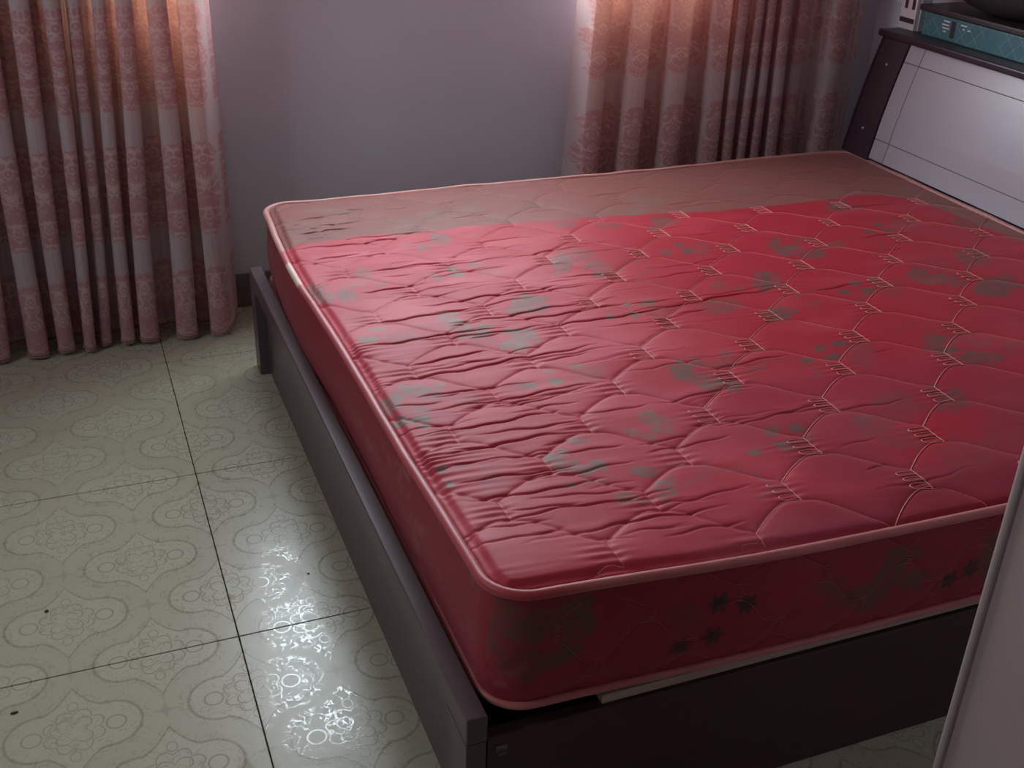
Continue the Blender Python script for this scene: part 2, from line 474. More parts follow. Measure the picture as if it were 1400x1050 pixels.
# ------------------------------------------------------------------ bed frame
BY0, BY1 = 1.095, 2.825           # outer sides of the bed
bed = tag(empty('low_bed', (1.35, 1.96, 0)), 'low dark brown wooden bed frame on the tiled floor under the red mattress', 'bed')
# foot rail with legs: a three-board arch with a recessed panel
RX0, RX1, RZ = 0.398, 0.430, 0.290
def extrude_y(bm, prof, y0, y1):
    a = [bm.verts.new((x, y0, z)) for x, z in prof]; b = [bm.verts.new((x, y1, z)) for x, z in prof]
    n = len(prof)
    for i in range(n): bm.faces.new((a[i], a[(i + 1) % n], b[(i + 1) % n], b[i]))
    bm.faces.new(a[::-1]); bm.faces.new(b)
def smooth_arch_leg(name, y_out, y_in):
    """leg with a curved bracket where it meets the rail"""
    s = 1 if y_in > y_out else -1
    prof = [(y_out, 0.0), (y_out, RZ - 0.0481), (y_in + s * 0.018, RZ - 0.0481)]
    for k in range(1, 7):
        a = k / 7 * math.pi / 2
        prof.append((y_in + s * 0.018 * (1 - math.sin(a)), RZ - 0.0481 - 0.018 * (1 - math.cos(a))))
    prof += [(y_in, RZ - 0.075), (y_in, 0.0)]
    bm = bmesh.new()
    a = [bm.verts.new((RX0, y, z)) for y, z in prof]; b = [bm.verts.new((RX1 - 0.002, y, z)) for y, z in prof]
    n = len(prof)
    for i in range(n): bm.faces.new((a[i], a[(i + 1) % n], b[(i + 1) % n], b[i]))
    bm.faces.new(a[::-1]); bm.faces.new(b)
    return from_bm(name, bm, M['dark_wood'], bed)
box('foot_rail', RX0, RX1, BY0 - 0.002, BY1 + 0.004, RZ - 0.048, RZ, M['dark_wood'], bed, 0.0025, 2)
smooth_arch_leg('leg', BY0 - 0.002, BY0 + 0.070)
smooth_arch_leg('leg', BY1 + 0.004, BY1 - 0.060)
box('foot_panel', 0.424, 0.4295, BY0 + 0.0705, BY1 - 0.0605, 0.0, RZ - 0.049, M['dark_wood'], bed)
box('side_board', RX1 + 0.001, 2.27, BY0, BY0 + 0.022, 0.0, 0.244, M['dark_wood_side'], bed, 0.002)
box('side_board', RX1 + 0.001, 2.27, BY1 - 0.022, BY1, 0.0, 0.244, M['dark_wood_side'], bed, 0.002)
for x in (0.95, 1.5, 2.05):
    box('cross_beam', x - 0.02, x + 0.02, BY0 + 0.023, BY1 - 0.023, 0.205, 0.243, M['dark_wood_side'], bed)
bm = bmesh.new()                   # bent metal clip on the near side board
bm_box(bm, 0.444, 0.460, BY0 - 0.0020, BY0 - 0.0002, 0.212, 0.226)
bm_box(bm, 0.446, 0.458, BY0 - 0.007, BY0 - 0.0020, 0.213, 0.2155)
from_bm('corner_clip', bm, M['bracket_metal'], bed)
slab = tag(box('bed_board', 0.612, 2.245, BY0 + 0.006, BY1 - 0.006, 0.2455, 0.262, M['plywood'], None, 0.002),
           'pale plywood bed board showing as a thin strip under the mattress', 'board')

# ------------------------------------------------------------------ headboard with shelf top
HY0, HY1 = 1.085, 2.838
hb = tag(empty('headboard', (2.45, 1.96, 0)), 'curved headboard with white panels between dark end posts, against the right wall', 'headboard')
PROF = [(2.255, 0.470), (2.264, 0.510), (2.277, 0.580), (2.295, 0.655), (2.315, 0.730), (2.337, 0.803)]
PZ = np.array([p[1] for p in PROF]); PX = np.array([p[0] for p in PROF])
def hb_x(z): return float(np.interp(z, PZ, PX))
def curved_slab(name, y0, y1, z0, z1, off, thick, mat, bev=0.0015):
    zs = np.linspace(z0, z1, max(3, int((z1 - z0) / 0.03) + 2))
    front = [(hb_x(z) - off, z) for z in zs]
    prof = front + [(x + thick, z) for x, z in front[::-1]]
    bm = bmesh.new(); extrude_y(bm, prof, y0, y1)
    if bev: 
        es = [e for e in bm.edges if abs(e.verts[0].co.y - e.verts[1].co.y) < 1e-6 and all(abs(v.co.x - hb_x(v.co.z) + off) < 1e-4 for v in e.verts)]
        bmesh.ops.bevel(bm, geom=es, offset=bev, segments=1, affect='EDGES')
    return from_bm(name, bm, mat, hb)
curved_slab('backing', HY0 + 0.118, HY1 - 0.118, 0.470, 0.803, -0.003, 0.014, M['headboard_groove'], 0)
gy = [HY0 + 0.122, HY0 + 0.188, HY1 - 0.188, HY1 - 0.122]
gz = [0.470, 0.528, 0.752, 0.803]
for i in range(3):
    for j in range(3):
        g = 0.0011
        curved_slab('panel', gy[i] + g, gy[i + 1] - g, gz[j] + (g if j else 0), gz[j + 1] - (g if j < 2 else 0), 0.0, 0.006, M['headboard_white'], 0.0008)
for ya, yb in ((HY0, HY0 + 0.120), (HY1 - 0.120, HY1)):
    post = curved_slab('end_post', ya, yb, 0.462, 0.803, 0.004, 0.03, M['headboard_dark'], 0.003)
    curved_slab('post_trim', yb - 0.006 if yb > 2 else ya, (yb if yb > 2 else ya + 0.006), 0.462, 0.803, 0.008, 0.012, M['headboard_dark'], 0.001)
    yc = (ya + yb) / 2
    for z in (0.543, 0.731):
        bm = bmesh.new()
        bmesh.ops.create_uvsphere(bm, u_segments=10, v_segments=6, radius=0.0050)
        for v in bm.verts: v.co = Vector((v.co.x * 0.6 + hb_x(z) - 0.004, v.co.y + yc, v.co.z + z))
        st = from_bm('stud', bm, M['chrome']); st.parent = post
box('cabinet_side', 2.37, X_RIGHT - 0.013, HY1 - 0.022, HY1 - 0.002, 0.0, 0.803, M['headboard_dark'], hb)
box('cabinet_side', 2.37, X_RIGHT - 0.013, HY0 + 0.002, HY0 + 0.022, 0.0, 0.803, M['headboard_dark'], hb)
box('lower_panel', 2.285, 2.300, HY0 + 0.01, HY1 - 0.01, 0.0, 0.468, M['headboard_dark'], hb)
box('lower_shelf', 2.3005, X_RIGHT - 0.013, HY0 + 0.0225, HY1 - 0.0225, 0.44, 0.455, M['headboard_dark'], hb)
box('top_board', 2.318, X_RIGHT - 0.002, HY0 - 0.012, HY1 + 0.012, 0.8035, 0.824, M['headboard_dark'], hb, 0.005, 3)

# things on the headboard shelf
ZT = 0.824
bx = tag(empty('storage_box', (2.48, 2.49, ZT)), 'flat teal printed box lying on the headboard shelf', 'box')
m = Mat('teal_card')
X_, Y_, Z_ = m.xyz(m.pos())
n = m.noise(m.pos(), 25, 3)
lat = ((((Y_ + Z_) / 0.05).fract() - 0.5).abs()).below(0.025, 0.02).max(((((Y_ - Z_) / 0.05).fract() - 0.5).abs()).below(0.025, 0.02))
zone = (((Y_ / 0.17).fract() - 0.45).abs()).below(0.16, 0.02)
m.set(Base_Color=m.mix(lat * (1.0 - zone) * 0.28, m.mix(n, srgb(52, 92, 100), srgb(70, 112, 120)), srgb(170, 190, 190)), Roughness=0.42)
M['teal_card'] = m.m
box('box_body', 2.385, 2.585, 2.24, 2.742, ZT + 0.0005, ZT + 0.066, M['teal_card'], bx, 0.004)
rng = random.Random(5)
for row, (zz, segs) in enumerate(((0.052, ((2.655, 2.630), (2.585, 2.560))), (0.042, ((2.660, 2.632), (2.575, 2.568), (2.555, 2.545))), (0.033, ((2.657, 2.628),)), (0.024, ((2.652, 2.640),)))):
    for a, b in segs:
        box('printed_line', 2.3845, 2.3852, b, a, ZT + zz, ZT + zz + 0.0035, M['box_white'], bx)
box('dark_panel', 2.3843, 2.3851, 2.605, 2.622, ZT + 0.012, ZT + 0.058, M['headboard_groove'], bx)
lid = tag(box('flat_case', 2.378, 2.575, 2.25, 2.760, ZT + 0.0665, ZT + 0.084, M['lid_plastic'], None, 0.004),
          'thin dark flat case lying on top of the teal box', 'case')
bag = tag(empty('rounded_bag', (2.50, 2.53, ZT + 0.0845)), 'black rounded bag resting on the dark case above the teal box', 'bag')
bm = bmesh.new()
bmesh.ops.create_uvsphere(bm, u_segments=40, v_segments=24, radius=1.0)
for v in bm.verts:
    x, y, z = v.co
    r = math.hypot(x, y); zz = z
    if z < 0: zz = -(1 - (1 - abs(z)) ** 1.15)
    v.co = Vector((2.475 + x * 0.095, 2.50 + y * 0.235 * (1 + 0.05 * math.sin(5 * y)), ZT + 0.0845 + 0.085 + zz * 0.085 + 0.004 * math.sin(9 * x + 4 * y) * (1 - abs(z))))
mnz = min(v.co.z for v in bm.verts)
for v in bm.verts: v.co.z += ZT + 0.0845 - mnz
from_bm('bag_body', bm, M['black_cloth'], bag, True)
th = np.linspace(0, 2 * np.pi, 61)[:-1]
c, q = tubes([np.stack([2.475 + 0.097 * np.cos(th), 2.50 + 0.238 * np.sin(th), np.full_like(th, ZT + 0.172)], -1)], 0.004, 6, True)
world_child(link('bag_seam', raw_mesh('bag_seam', c, q), M['print_dark']), bag)
cb = tag(empty('white_carton', (2.41, 2.82, ZT)), 'narrow white carton with dark brown bars standing on the headboard shelf', 'carton')
box('carton_body', 2.386, 2.44, 2.779, 2.849, ZT + 0.0005, ZT + 0.25, M['box_white'], cb, 0.002)
box('printed_bar', 2.3853, 2.3862, 2.782, 2.846, ZT + 0.020, ZT + 0.034, M['print_dark'], cb)
for a, b in ((2.787, 2.800), (2.819, 2.832)):
    box('printed_bar', 2.3853, 2.3862, a, b, ZT + 0.060, ZT + 0.20, M['print_dark'], cb)
box('carton_flap', 2.400, 2.436, 2.7745, 2.7785, ZT + 0.0005, ZT + 0.25, M['box_white'], cb)

# ------------------------------------------------------------------ mattress
BLOT = np.array([[float(v) for v in t.split(',')] for t in """1.025,2.216,0.0618,0.0254,1.13,0.9 1.083,2.251,0.0401,0.035,-2.85,0.5 1.089,2.182,0.0315,0.0233,0.95,0.6 1.079,2.126,0.0261,0.0196,0.93,0.8 1.12,2.145,0.0247,0.0208,-2.96,0.4 0.866,2.02,0.0487,0.0372,1.06,0.9 0.785,1.863,0.049,0.0349,1.12,0.9 1.06,1.955,0.0154,0.0093,1.02,0.9 1.105,1.949,0.0208,0.0174,-2.71,0.8 1,1.912,0.0153,0.0131,-2.56,0.8 1.053,1.906,0.0171,0.0134,0.8,1 1.106,1.905,0.0452,0.0304,0.93,0.25 1.345,2.241,0.0176,0.0105,0.95,1 1.343,2.196,0.0201,0.0151,-2.41,1 1.289,2.203,0.0198,0.0151,-2.39,0.9 1.384,2.199,0.0444,0.0275,0.9,0.4 1.024,1.65,0.0455,0.0234,1,0.95 1.062,1.67,0.0223,0.0151,0.87,0.7 1.036,1.606,0.0289,0.0223,-3.1,0.8 1.052,1.579,0.0312,0.0222,3.07,0.9 1.086,1.562,0.0237,0.0145,0.88,0.95 1.107,1.646,0.0317,0.0152,2.9,0.35 1.141,1.681,0.0197,0.0112,0.92,0.5 1.169,1.613,0.0204,0.0119,2.97,0.5 1.416,1.978,0.0563,0.0289,0.9,0.9 1.307,1.99,0.0343,0.0222,0.86,0.5 1.249,1.891,0.0527,0.0365,3.07,0.55 1.35,1.828,0.0365,0.0261,-2.5,0.5 1.341,1.962,0.0209,0.0154,-3.08,0.4 0.717,1.677,0.0176,0.0139,2.95,0.9 0.779,1.717,0.0121,0.0108,-2.38,0.9 0.776,1.672,0.0153,0.0138,-2.95,1 0.833,1.722,0.0184,0.0148,3.04,0.8 0.845,1.683,0.041,0.0273,1.04,0.3 0.879,1.502,0.0223,0.0189,-2.78,0.8 0.886,1.475,0.0382,0.0274,0.89,0.75 0.852,1.445,0.0176,0.0144,-2.44,0.6 0.826,1.464,0.0154,0.0131,-2.56,0.8 0.727,1.464,0.0175,0.014,3.01,0.85 0.665,1.424,0.0201,0.0155,1.04,0.9 0.674,1.388,0.0239,0.0192,2.99,0.85 0.722,1.379,0.0179,0.0151,0.81,1 0.694,1.37,0.019,0.0128,2.91,0.8 0.697,1.335,0.021,0.0083,2.84,0.5 0.654,1.332,0.0161,0.0082,2.85,0.6 0.784,1.34,0.0213,0.0182,-2.87,0.85 0.793,1.279,0.0349,0.0193,1,0.85 0.724,1.275,0.017,0.0148,-2.75,0.8 0.741,1.256,0.0137,0.0097,2.97,0.6 0.685,1.436,0.0117,0.0106,-2.5,0.8 1.063,1.398,0.0184,0.0121,-2.36,1 1.112,1.395,0.0155,0.0116,-2.97,1 1.058,1.351,0.0189,0.0144,-2.73,1 0.998,1.344,0.0163,0.0127,-2.89,0.9 1.114,1.363,0.0162,0.0116,-2.55,0.5 0.878,1.308,0.0348,0.0094,1.03,0.3 1.239,1.38,0.0332,0.0184,-2.37,0.7 1.246,1.345,0.0379,0.0268,-2.72,0.5 1.264,1.308,0.0463,0.0324,-2.77,0.4 1.343,1.238,0.0673,0.0443,-2.74,0.3 1.308,1.379,0.0395,0.0277,-2.92,0.3 1.911,2.375,0.0521,0.0328,-2.47,0.9 1.941,2.348,0.0345,0.0239,-2.7,0.4 1.579,2.18,0.046,0.0175,0.94,0.8 1.585,2.133,0.0421,0.0295,-2.51,0.9 1.616,2.098,0.0368,0.0257,-2.55,0.8 1.643,2.095,0.0303,0.0152,0.85,0.9 1.652,2.179,0.0322,0.023,-3,0.4 1.714,2.129,0.0276,0.0184,-3.1,0.5 1.853,2.178,0.0207,0.0134,-2.54,1 1.911,2.216,0.021,0.0122,-2.44,1 1.909,2.172,0.0218,0.0146,-2.67,1 1.962,2.212,0.0188,0.0119,-2.56,0.8 1.992,2.192,0.0645,0.0284,0.79,0.35 1.435,1.985,0.0486,0.0273,0.86,0.8 1.361,1.821,0.0405,0.0289,-2.51,0.9 1.324,1.805,0.0251,0.0191,-2.75,0.6 1.456,1.843,0.0214,0.0147,-2.51,0.4 1.558,1.873,0.0181,0.0119,-2.51,1 1.616,1.911,0.0184,0.0109,-2.41,1 1.668,1.913,0.0197,0.0133,-2.63,1 1.615,1.864,0.0206,0.0134,-2.53,1 1.675,1.862,0.0576,0.0265,0.8,0.3 2.148,2.145,0.0395,0.0244,-3.05,0.7 2.146,2.181,0.0329,0.02,-2.62,0.6 1.999,1.962,0.0655,0.0376,-2.56,0.85 1.923,1.799,0.0719,0.0386,-2.53,0.9 1.971,1.824,0.0486,0.0216,-2.44,0.6 1.798,1.914,0.0351,0.0214,-2.54,0.85 1.821,1.875,0.0495,0.0313,-3.08,0.8 1.849,1.844,0.0309,0.0199,-2.72,0.6 1.871,1.943,0.0438,0.0284,-3.01,0.35 1.282,1.612,0.0148,0.0111,-2.82,1 1.338,1.651,0.0177,0.011,-2.4,1 1.389,1.656,0.0195,0.0141,-2.75,1 1.341,1.61,0.0188,0.0137,-2.78,1 1.405,1.606,0.0609,0.025,0.86,0.4 1.581,1.602,0.0375,0.0205,-2.45,0.9 1.582,1.559,0.0344,0.0218,-2.63,0.9 1.606,1.524,0.0362,0.0237,-2.83,0.9 1.641,1.506,0.03,0.0178,-2.6,0.85 1.644,1.603,0.043,0.0256,3.11,0.35 1.72,1.539,0.0235,0.0131,-2.56,0.5 1.671,1.569,0.0278,0.0179,-3,0.35 1.442,1.44,0.0242,0.0163,-2.75,0.85 1.447,1.393,0.052,0.0272,-2.45,0.8 1.351,1.433,0.0347,0.0243,-2.89,0.4 1.31,1.429,0.0179,0.01,-2.4,0.5 1.354,1.392,0.0276,0.019,-2.94,0.3 0.806,2.444,0.0388,0.03,1.21,0.85 0.75,2.406,0.0235,0.0207,1.23,0.8 0.721,2.429,0.019,0.0173,1.28,0.4 0.774,2.261,0.0151,0.01,1.22,1 0.774,2.225,0.0169,0.0147,1.14,1 0.725,2.222,0.0146,0.013,1.19,0.8 0.829,2.267,0.0202,0.0175,2.99,0.8 0.849,2.215,0.0342,0.0296,1.03,0.25 0.454,2.238,0.0432,0.0265,1.4,0.95 0.513,2.182,0.0345,0.0186,1.35,0.9 0.471,2.191,0.0308,0.0246,1.47,0.9 0.581,2.293,0.0336,0.0227,1.34,0.5 0.603,2.225,0.0176,0.0122,2.82,0.6 0.548,2.242,0.0257,0.024,2.48,0.35 0.677,2.002,0.0352,0.021,1.24,0.95 0.689,1.954,0.0307,0.0207,1.21,0.8 0.728,1.931,0.0205,0.0148,1.17,0.9 0.694,1.913,0.0264,0.0232,2.95,0.8 0.781,1.896,0.0211,0.0197,-2.85,0.9 0.745,1.849,0.0229,0.0213,-2.39,0.9 0.795,1.857,0.0232,0.0202,0.94,0.9 0.531,1.997,0.0205,0.0102,2.82,0.9 0.493,1.96,0.0204,0.0193,2.29,0.9 0.553,1.948,0.0347,0.0262,2.8,0.35 0.822,2.002,0.0222,0.0183,1.04,0.8 0.879,2.028,0.0309,0.0276,-2.36,0.8 0.569,1.731,0.0168,0.012,1.25,0.8 0.519,1.724,0.029,0.0192,2.81,0.85 0.54,1.694,0.0262,0.0215,2.81,0.6 0.473,1.705,0.0215,0.0205,1.77,0.9 0.596,1.656,0.0287,0.0212,2.85,0.3 0.722,1.678,0.0149,0.0112,2.92,0.8 0.462,1.624,0.0247,0.02,1.35,0.9 0.496,1.607,0.027,0.0163,1.28,0.95 0.463,1.685,0.0211,0.0203,1.88,0.7 0.504,1.644,0.0255,0.0229,1.34,0.5 0.476,1.434,0.0127,0.0116,1.28,0.9 0.474,1.395,0.0142,0.0137,1.27,1 0.511,1.432,0.0163,0.0107,2.82,0.5 0.54,1.382,0.0445,0.0321,1.18,0.25 0.848,2.593,0.0482,0.0427,2.96,0.35 0.955,2.619,0.0337,0.03,0.98,0.4 1.417,2.569,0.0549,0.0446,-2.93,0.4 0.75,2.556,0.0289,0.0257,2.86,0.4 0.594,2.713,0.0554,0.0327,2.83,0.4 1.715,2.572,0.0435,0.03,-3.13,0.25 1.355,2.49,0.0326,0.0266,-2.95,0.6 1.383,2.401,0.0367,0.0299,-2.85,0.8 1.233,2.412,0.0377,0.0258,3,0.5 2.181,2.438,0.0448,0.0244,3.06,0.3 1.139,2.451,0.0339,0.0259,3.04,0.6 1.342,2.363,0.0239,0.0195,-2.88,0.7""".split()])
MX0, MX1, MY0, MY1, MR = 0.444, 2.262, 1.098, 2.822, 0.060
MZT, MZB = 0.452, 0.264
def lift(x, y):                     # the near foot corner rides up a little
    return 0.024 * np.exp(-((x - 0.42) / 0.34) ** 2) * np.exp(-((y - 1.08) / 0.40) ** 2) - 0.010 * sstep(0.9, 1.7, x) * np.exp(-((y - 1.08) / 0.30) ** 2)
def warp(x, y):
    """slightly crooked outline of an old mattress"""
    wy0 = np.exp(-((y - MY0) / 0.5) ** 2); wx0 = np.exp(-((x - MX0) / 0.3) ** 2)
    y2 = y + wy0 * (0.013 * np.exp(-((x - 0.42) / 0.42) ** 2) - 0.002) + 0.004 * np.sin(x * 7) * np.exp(-((y - MY1) / 0.3) ** 2)
    x2 = x + wx0 * (-0.012 * np.exp(-((y - 2.36) / 0.26) ** 2) + 0.006 * np.exp(-((y - 2.80) / 0.12) ** 2))
    return x2, y2
def round_corner(x, y, r=MR):
    cx, cy = (MX0 + MX1) / 2, (MY0 + MY1) / 2; a, b = (MX1 - MX0) / 2, (MY1 - MY0) / 2
    ux, uy = np.abs(x - cx), np.abs(y - cy)
    dx = np.clip((ux - (a - r)) / r, 0, 1); dy = np.clip((uy - (b - r)) / r, 0, 1)
    both = (dx > 0) & (dy > 0)
    nx = np.where(both, (a - r) + r * dx * np.sqrt(1 - dy * dy / 2), ux)
    ny = np.where(both, (b - r) + r * dy * np.sqrt(1 - dx * dx / 2), uy)
    return cx + np.sign(x - cx) * nx, cy + np.sign(y - cy) * ny

# quilting lattice: comb-stitched hexagons
QO, QV1, QV2, QC = np.array([0.645, 1.427]), np.array([0.1170, 0.1120]), np.array([0.1125, -0.1430]), np.array([0.0, -0.056])
quilt_lines, comb_lines = [], []
def curve(pts, n=10):
    pts = np.array(pts); t = np.linspace(0, len(pts) - 1, n)
    # catmull-rom
    p = np.vstack([2 * pts[0] - pts[1], pts, 2 * pts[-1] - pts[-2]]); i = np.minimum(t.astype(int), len(pts) - 2); f = (t - i)[:, None]
    a, b, c, d = p[i], p[i + 1], p[i + 2], p[i + 3]
    return 0.5 * (2 * b + (c - a) * f + (2 * a - 5 * b + 4 * c - d) * f ** 2 + (3 * b - a - 3 * c + d) * f ** 3)
nodes = []
for i in range(-20, 24):
    for j in range(-20, 24):
        E = QO + i * QV1 + j * QV2
        if MX0 - 0.15 < E[0] < MX1 + 0.1 and MY0 - 0.12 < E[1] < MY1 + 0.16:
            nodes.append(E); S = E + QC
            su = E + QV1 + QC; e2 = E + QV2
            quilt_lines.append(curve([E, E + (0.046, 0.036), E + (0.090, 0.060), su], 12))
            quilt_lines.append(curve([S, S + (0.030, -0.012), S + (0.078, -0.062), e2], 12))
            quilt_lines.append(np.linspace(E, S, 6))
            jit = random.uniform(0.9, 1.1)
            for k in range(3):
                y0 = E[1] - 0.004 - k * 0.0175; l = 0.036 * jit
                comb_lines.append(curve([(E[0], y0), (E[0] - l * 0.85, y0 + 0.001), (E[0] - l, y0 - 0.005), (E[0] - l * 0.85, y0 - 0.0105), (E[0], y0 - 0.0105)], 13))
NXG, NYG = 520, 900
gx = np.linspace(MX0, MX1, NXG); gyv = np.linspace(MY0, MY1, NYG)
GX, GY = np.meshgrid(gx, gyv, indexing='ij')
DX_, DY_ = gx[1] - gx[0], gyv[1] - gyv[0]
def seg_distance(lines, reach):
    D = np.full(GX.shape, reach)
    for l in lines:
        for a, b in zip(l[:-1], l[1:]):
            x0, x1 = min(a[0], b[0]) - reach, max(a[0], b[0]) + reach; y0, y1 = min(a[1], b[1]) - reach, max(a[1], b[1]) + reach
            i0, i1 = int(max(0, (x0 - MX0) / DX_)), int(min(NXG, (x1 - MX0) / DX_ + 2)); j0, j1 = int(max(0, (y0 - MY0) / DY_)), int(min(NYG, (y1 - MY0) / DY_ + 2))
            if i0 >= i1 or j0 >= j1: continue
            X, Y = GX[i0:i1, j0:j1], GY[i0:i1, j0:j1]; d = b - a; L2 = d @ d + 1e-12
            t = np.clip(((X - a[0]) * d[0] + (Y - a[1]) * d[1]) / L2, 0, 1)
            D[i0:i1, j0:j1] = np.minimum(D[i0:i1, j0:j1], np.hypot(X - a[0] - t * d[0], Y - a[1] - t * d[1]))
    return D
QD = seg_distance(quilt_lines, 0.045)
edge = np.minimum(np.minimum(GX - MX0, MX1 - GX), np.minimum(GY - MY0, MY1 - GY))
# creases running along the bed, strongest towards the foot
rs = np.random.RandomState(11)
CRE = np.zeros_like(GX)
CR_KEY = [(0.60, 2.475, 0.30, 0.03, 1.0), (0.72, 2.30, 0.24, 0.0, 0.9), (0.62, 2.19, 0.16, 0.02, 1.0), (0.80, 2.085, 0.34, 0.05, 1.0), (0.62, 2.03, 0.26, -0.03, 1.1),
          (0.86, 1.985, 0.40, 0.06, 1.0), (0.63, 1.93, 0.30, 0.02, 1.2), (0.74, 1.91, 0.30, 0.01, 0.9), (0.92, 1.955, 0.30, 0.04, 1.0), (0.70, 1.78, 0.44, 0.08, 1.2),
          (0.98, 1.905, 0.36, 0.05, 1.1), (1.25, 1.93, 0.40, 0.06, 0.8), (0.57, 1.69, 0.12, 0.02, 0.8), (0.68, 1.64, 0.34, 0.04, 1.0), (1.02, 1.55, 0.22, 0.04, 0.7),
          (0.60, 1.56, 0.28, 0.05, 1.0), (0.62, 1.49, 0.26, 0.02, 1.0), (0.58, 1.385, 0.22, 0.03, 1.0), (0.60, 1.33, 0.24, 0.04, 0.9), (0.66, 1.27, 0.30, 0.05, 0.8),
          (0.72, 1.21, 0.30, 0.05, 0.8), (1.10, 1.44, 0.22, 0.02, 0.6), (0.60, 2.62, 0.14, 0.03, 1.0), (0.55, 2.67, 0.12, 0.05, 1.0), (0.56, 2.575, 0.14, 0.08, 1.1), (0.55, 2.40, 0.12, 0.0, 1.0)]
strokes = list(CR_KEY)
for k in range(150):
    x = MX0 + 0.03 + abs(rs.normal(0, 0.42)) if k < 125 else rs.uniform(0.5, 2.1)
    strokes.append((x, rs.uniform(1.14, 2.78), rs.uniform(0.05, 0.26), rs.normal(0.03, 0.03), rs.uniform(0.15, 0.7)))
for (cx, cy, ln, sl, dp) in strokes:
    i0, i1 = int(max(0, (cx - ln / 2 - MX0) / DX_)), int(min(NXG, (cx + ln / 2 - MX0) / DX_ + 2))
    j0, j1 = int(max(0, (cy - 0.05 - MY0) / DY_)), int(min(NYG, (cy + 0.05 - MY0) / DY_ + 2))
    if i0 >= i1 or j0 >= j1: continue
    X, Y = GX[i0:i1, j0:j1], GY[i0:i1, j0:j1]
    u = (X - cx) / (ln / 2); v = Y - cy - sl * (X - cx) - 0.004 * np.sin(X * 31 + cx * 50) - 0.002 * np.sin(X * 83 + cy * 90)
    w = np.clip(1 - u * u, 0, 1) ** 0.7
    CRE[i0:i1, j0:j1] += dp * w * (0.0009 * np.exp(-((v - 0.010) / 0.009) ** 2) - 0.0036 * np.exp(-(v / 0.0022) ** 2))
# gathers along the foot edge and at every comb
puck = np.zeros_like(GX)
fade_x = np.exp(-np.clip(GX - MX0 - 0.012, 0, 9) / (0.045 + 0.04 * np.exp(-((GY - 1.22) / 0.22) ** 2)))
puck += (0.0018 + 0.0014 * np.exp(-((GY - 1.22) / 0.22) ** 2)) * fade_x * np.sin(GY * 2 * np.pi / 0.019 + 14 * vnoise(GY * 20, GX * 6, 3)) * sstep(0.35, 0.85, vnoise(GY * 13, GX * 0 + 2.0, 8)) * sstep(0.004, 0.02, edge)
for E in nodes:
    i0, i1 = int(max(0, (E[0] - 0.16 - MX0) / DX_)), int(min(NXG, (E[0] + 0.06 - MX0) / DX_)); j0, j1 = int(max(0, (E[1] - 0.09 - MY0) / DY_)), int(min(NYG, (E[1] + 0.04 - MY0) / DY_))
    if i0 >= i1 or j0 >= j1: continue
    X, Y = GX[i0:i1, j0:j1], GY[i0:i1, j0:j1]; st = 1.0 if E[0] < 1.2 else 0.55
    puck[i0:i1, j0:j1] += st * 0.0011 * np.sin((Y - E[1]) * 2 * np.pi / 0.0175) * np.exp(-((X - E[0] + 0.02) / 0.035) ** 2) * np.exp(-((Y - E[1] + 0.028) / 0.03) ** 2)
puff = 0.0024 * (1 - np.exp(-(QD / 0.012) ** 1.2)) - 0.0014 * np.exp(-(QD / 0.0035) ** 2)
# along the foot the fabric is pulled tight: softer pillows, and broad rolling waves
soft = 0.9 - 0.45 * sstep(0.9, 1.5, GX)
wave = 0.0010 * (fbm(GX * 3.0, GY * 11, 21, 3) - 0.5) * 2 * (1.4 - sstep(0.6, 1.8, GX)) + 0.005 * (fbm(GX * 2.2, GY * 2.2, 31, 2) - 0.5)
tuck = -0.016 * np.exp(-(edge / 0.011) ** 1.2) - 0.004 * np.exp(-((edge - 0.014) / 0.005) ** 2)
near_roll = -0.012 * sstep(0.10, 0.0, GY - MY0) * sstep(0.6, 1.2, GX)
HZ = MZT + 0.012 + puff * soft + CRE + puck + wave + tuck + near_roll
RXg, RYg = round_corner(GX, GY)
WXg, WYg = warp(RXg, RYg)
HZ = HZ + lift(RXg, RYg)
def top_height(x, y):               # bilinear lookup on the unwarped grid
    fi = np.clip((x - MX0) / DX_, 0, NXG - 1.001); fj = np.clip((y - MY0) / DY_, 0, NYG - 1.001)
    i, j = fi.astype(int), fj.astype(int); a, b = fi - i, fj - j
    return (HZ[i, j] * (1 - a) + HZ[i + 1, j] * a) * (1 - b) + (HZ[i, j + 1] * (1 - a) + HZ[i + 1, j + 1] * a) * b
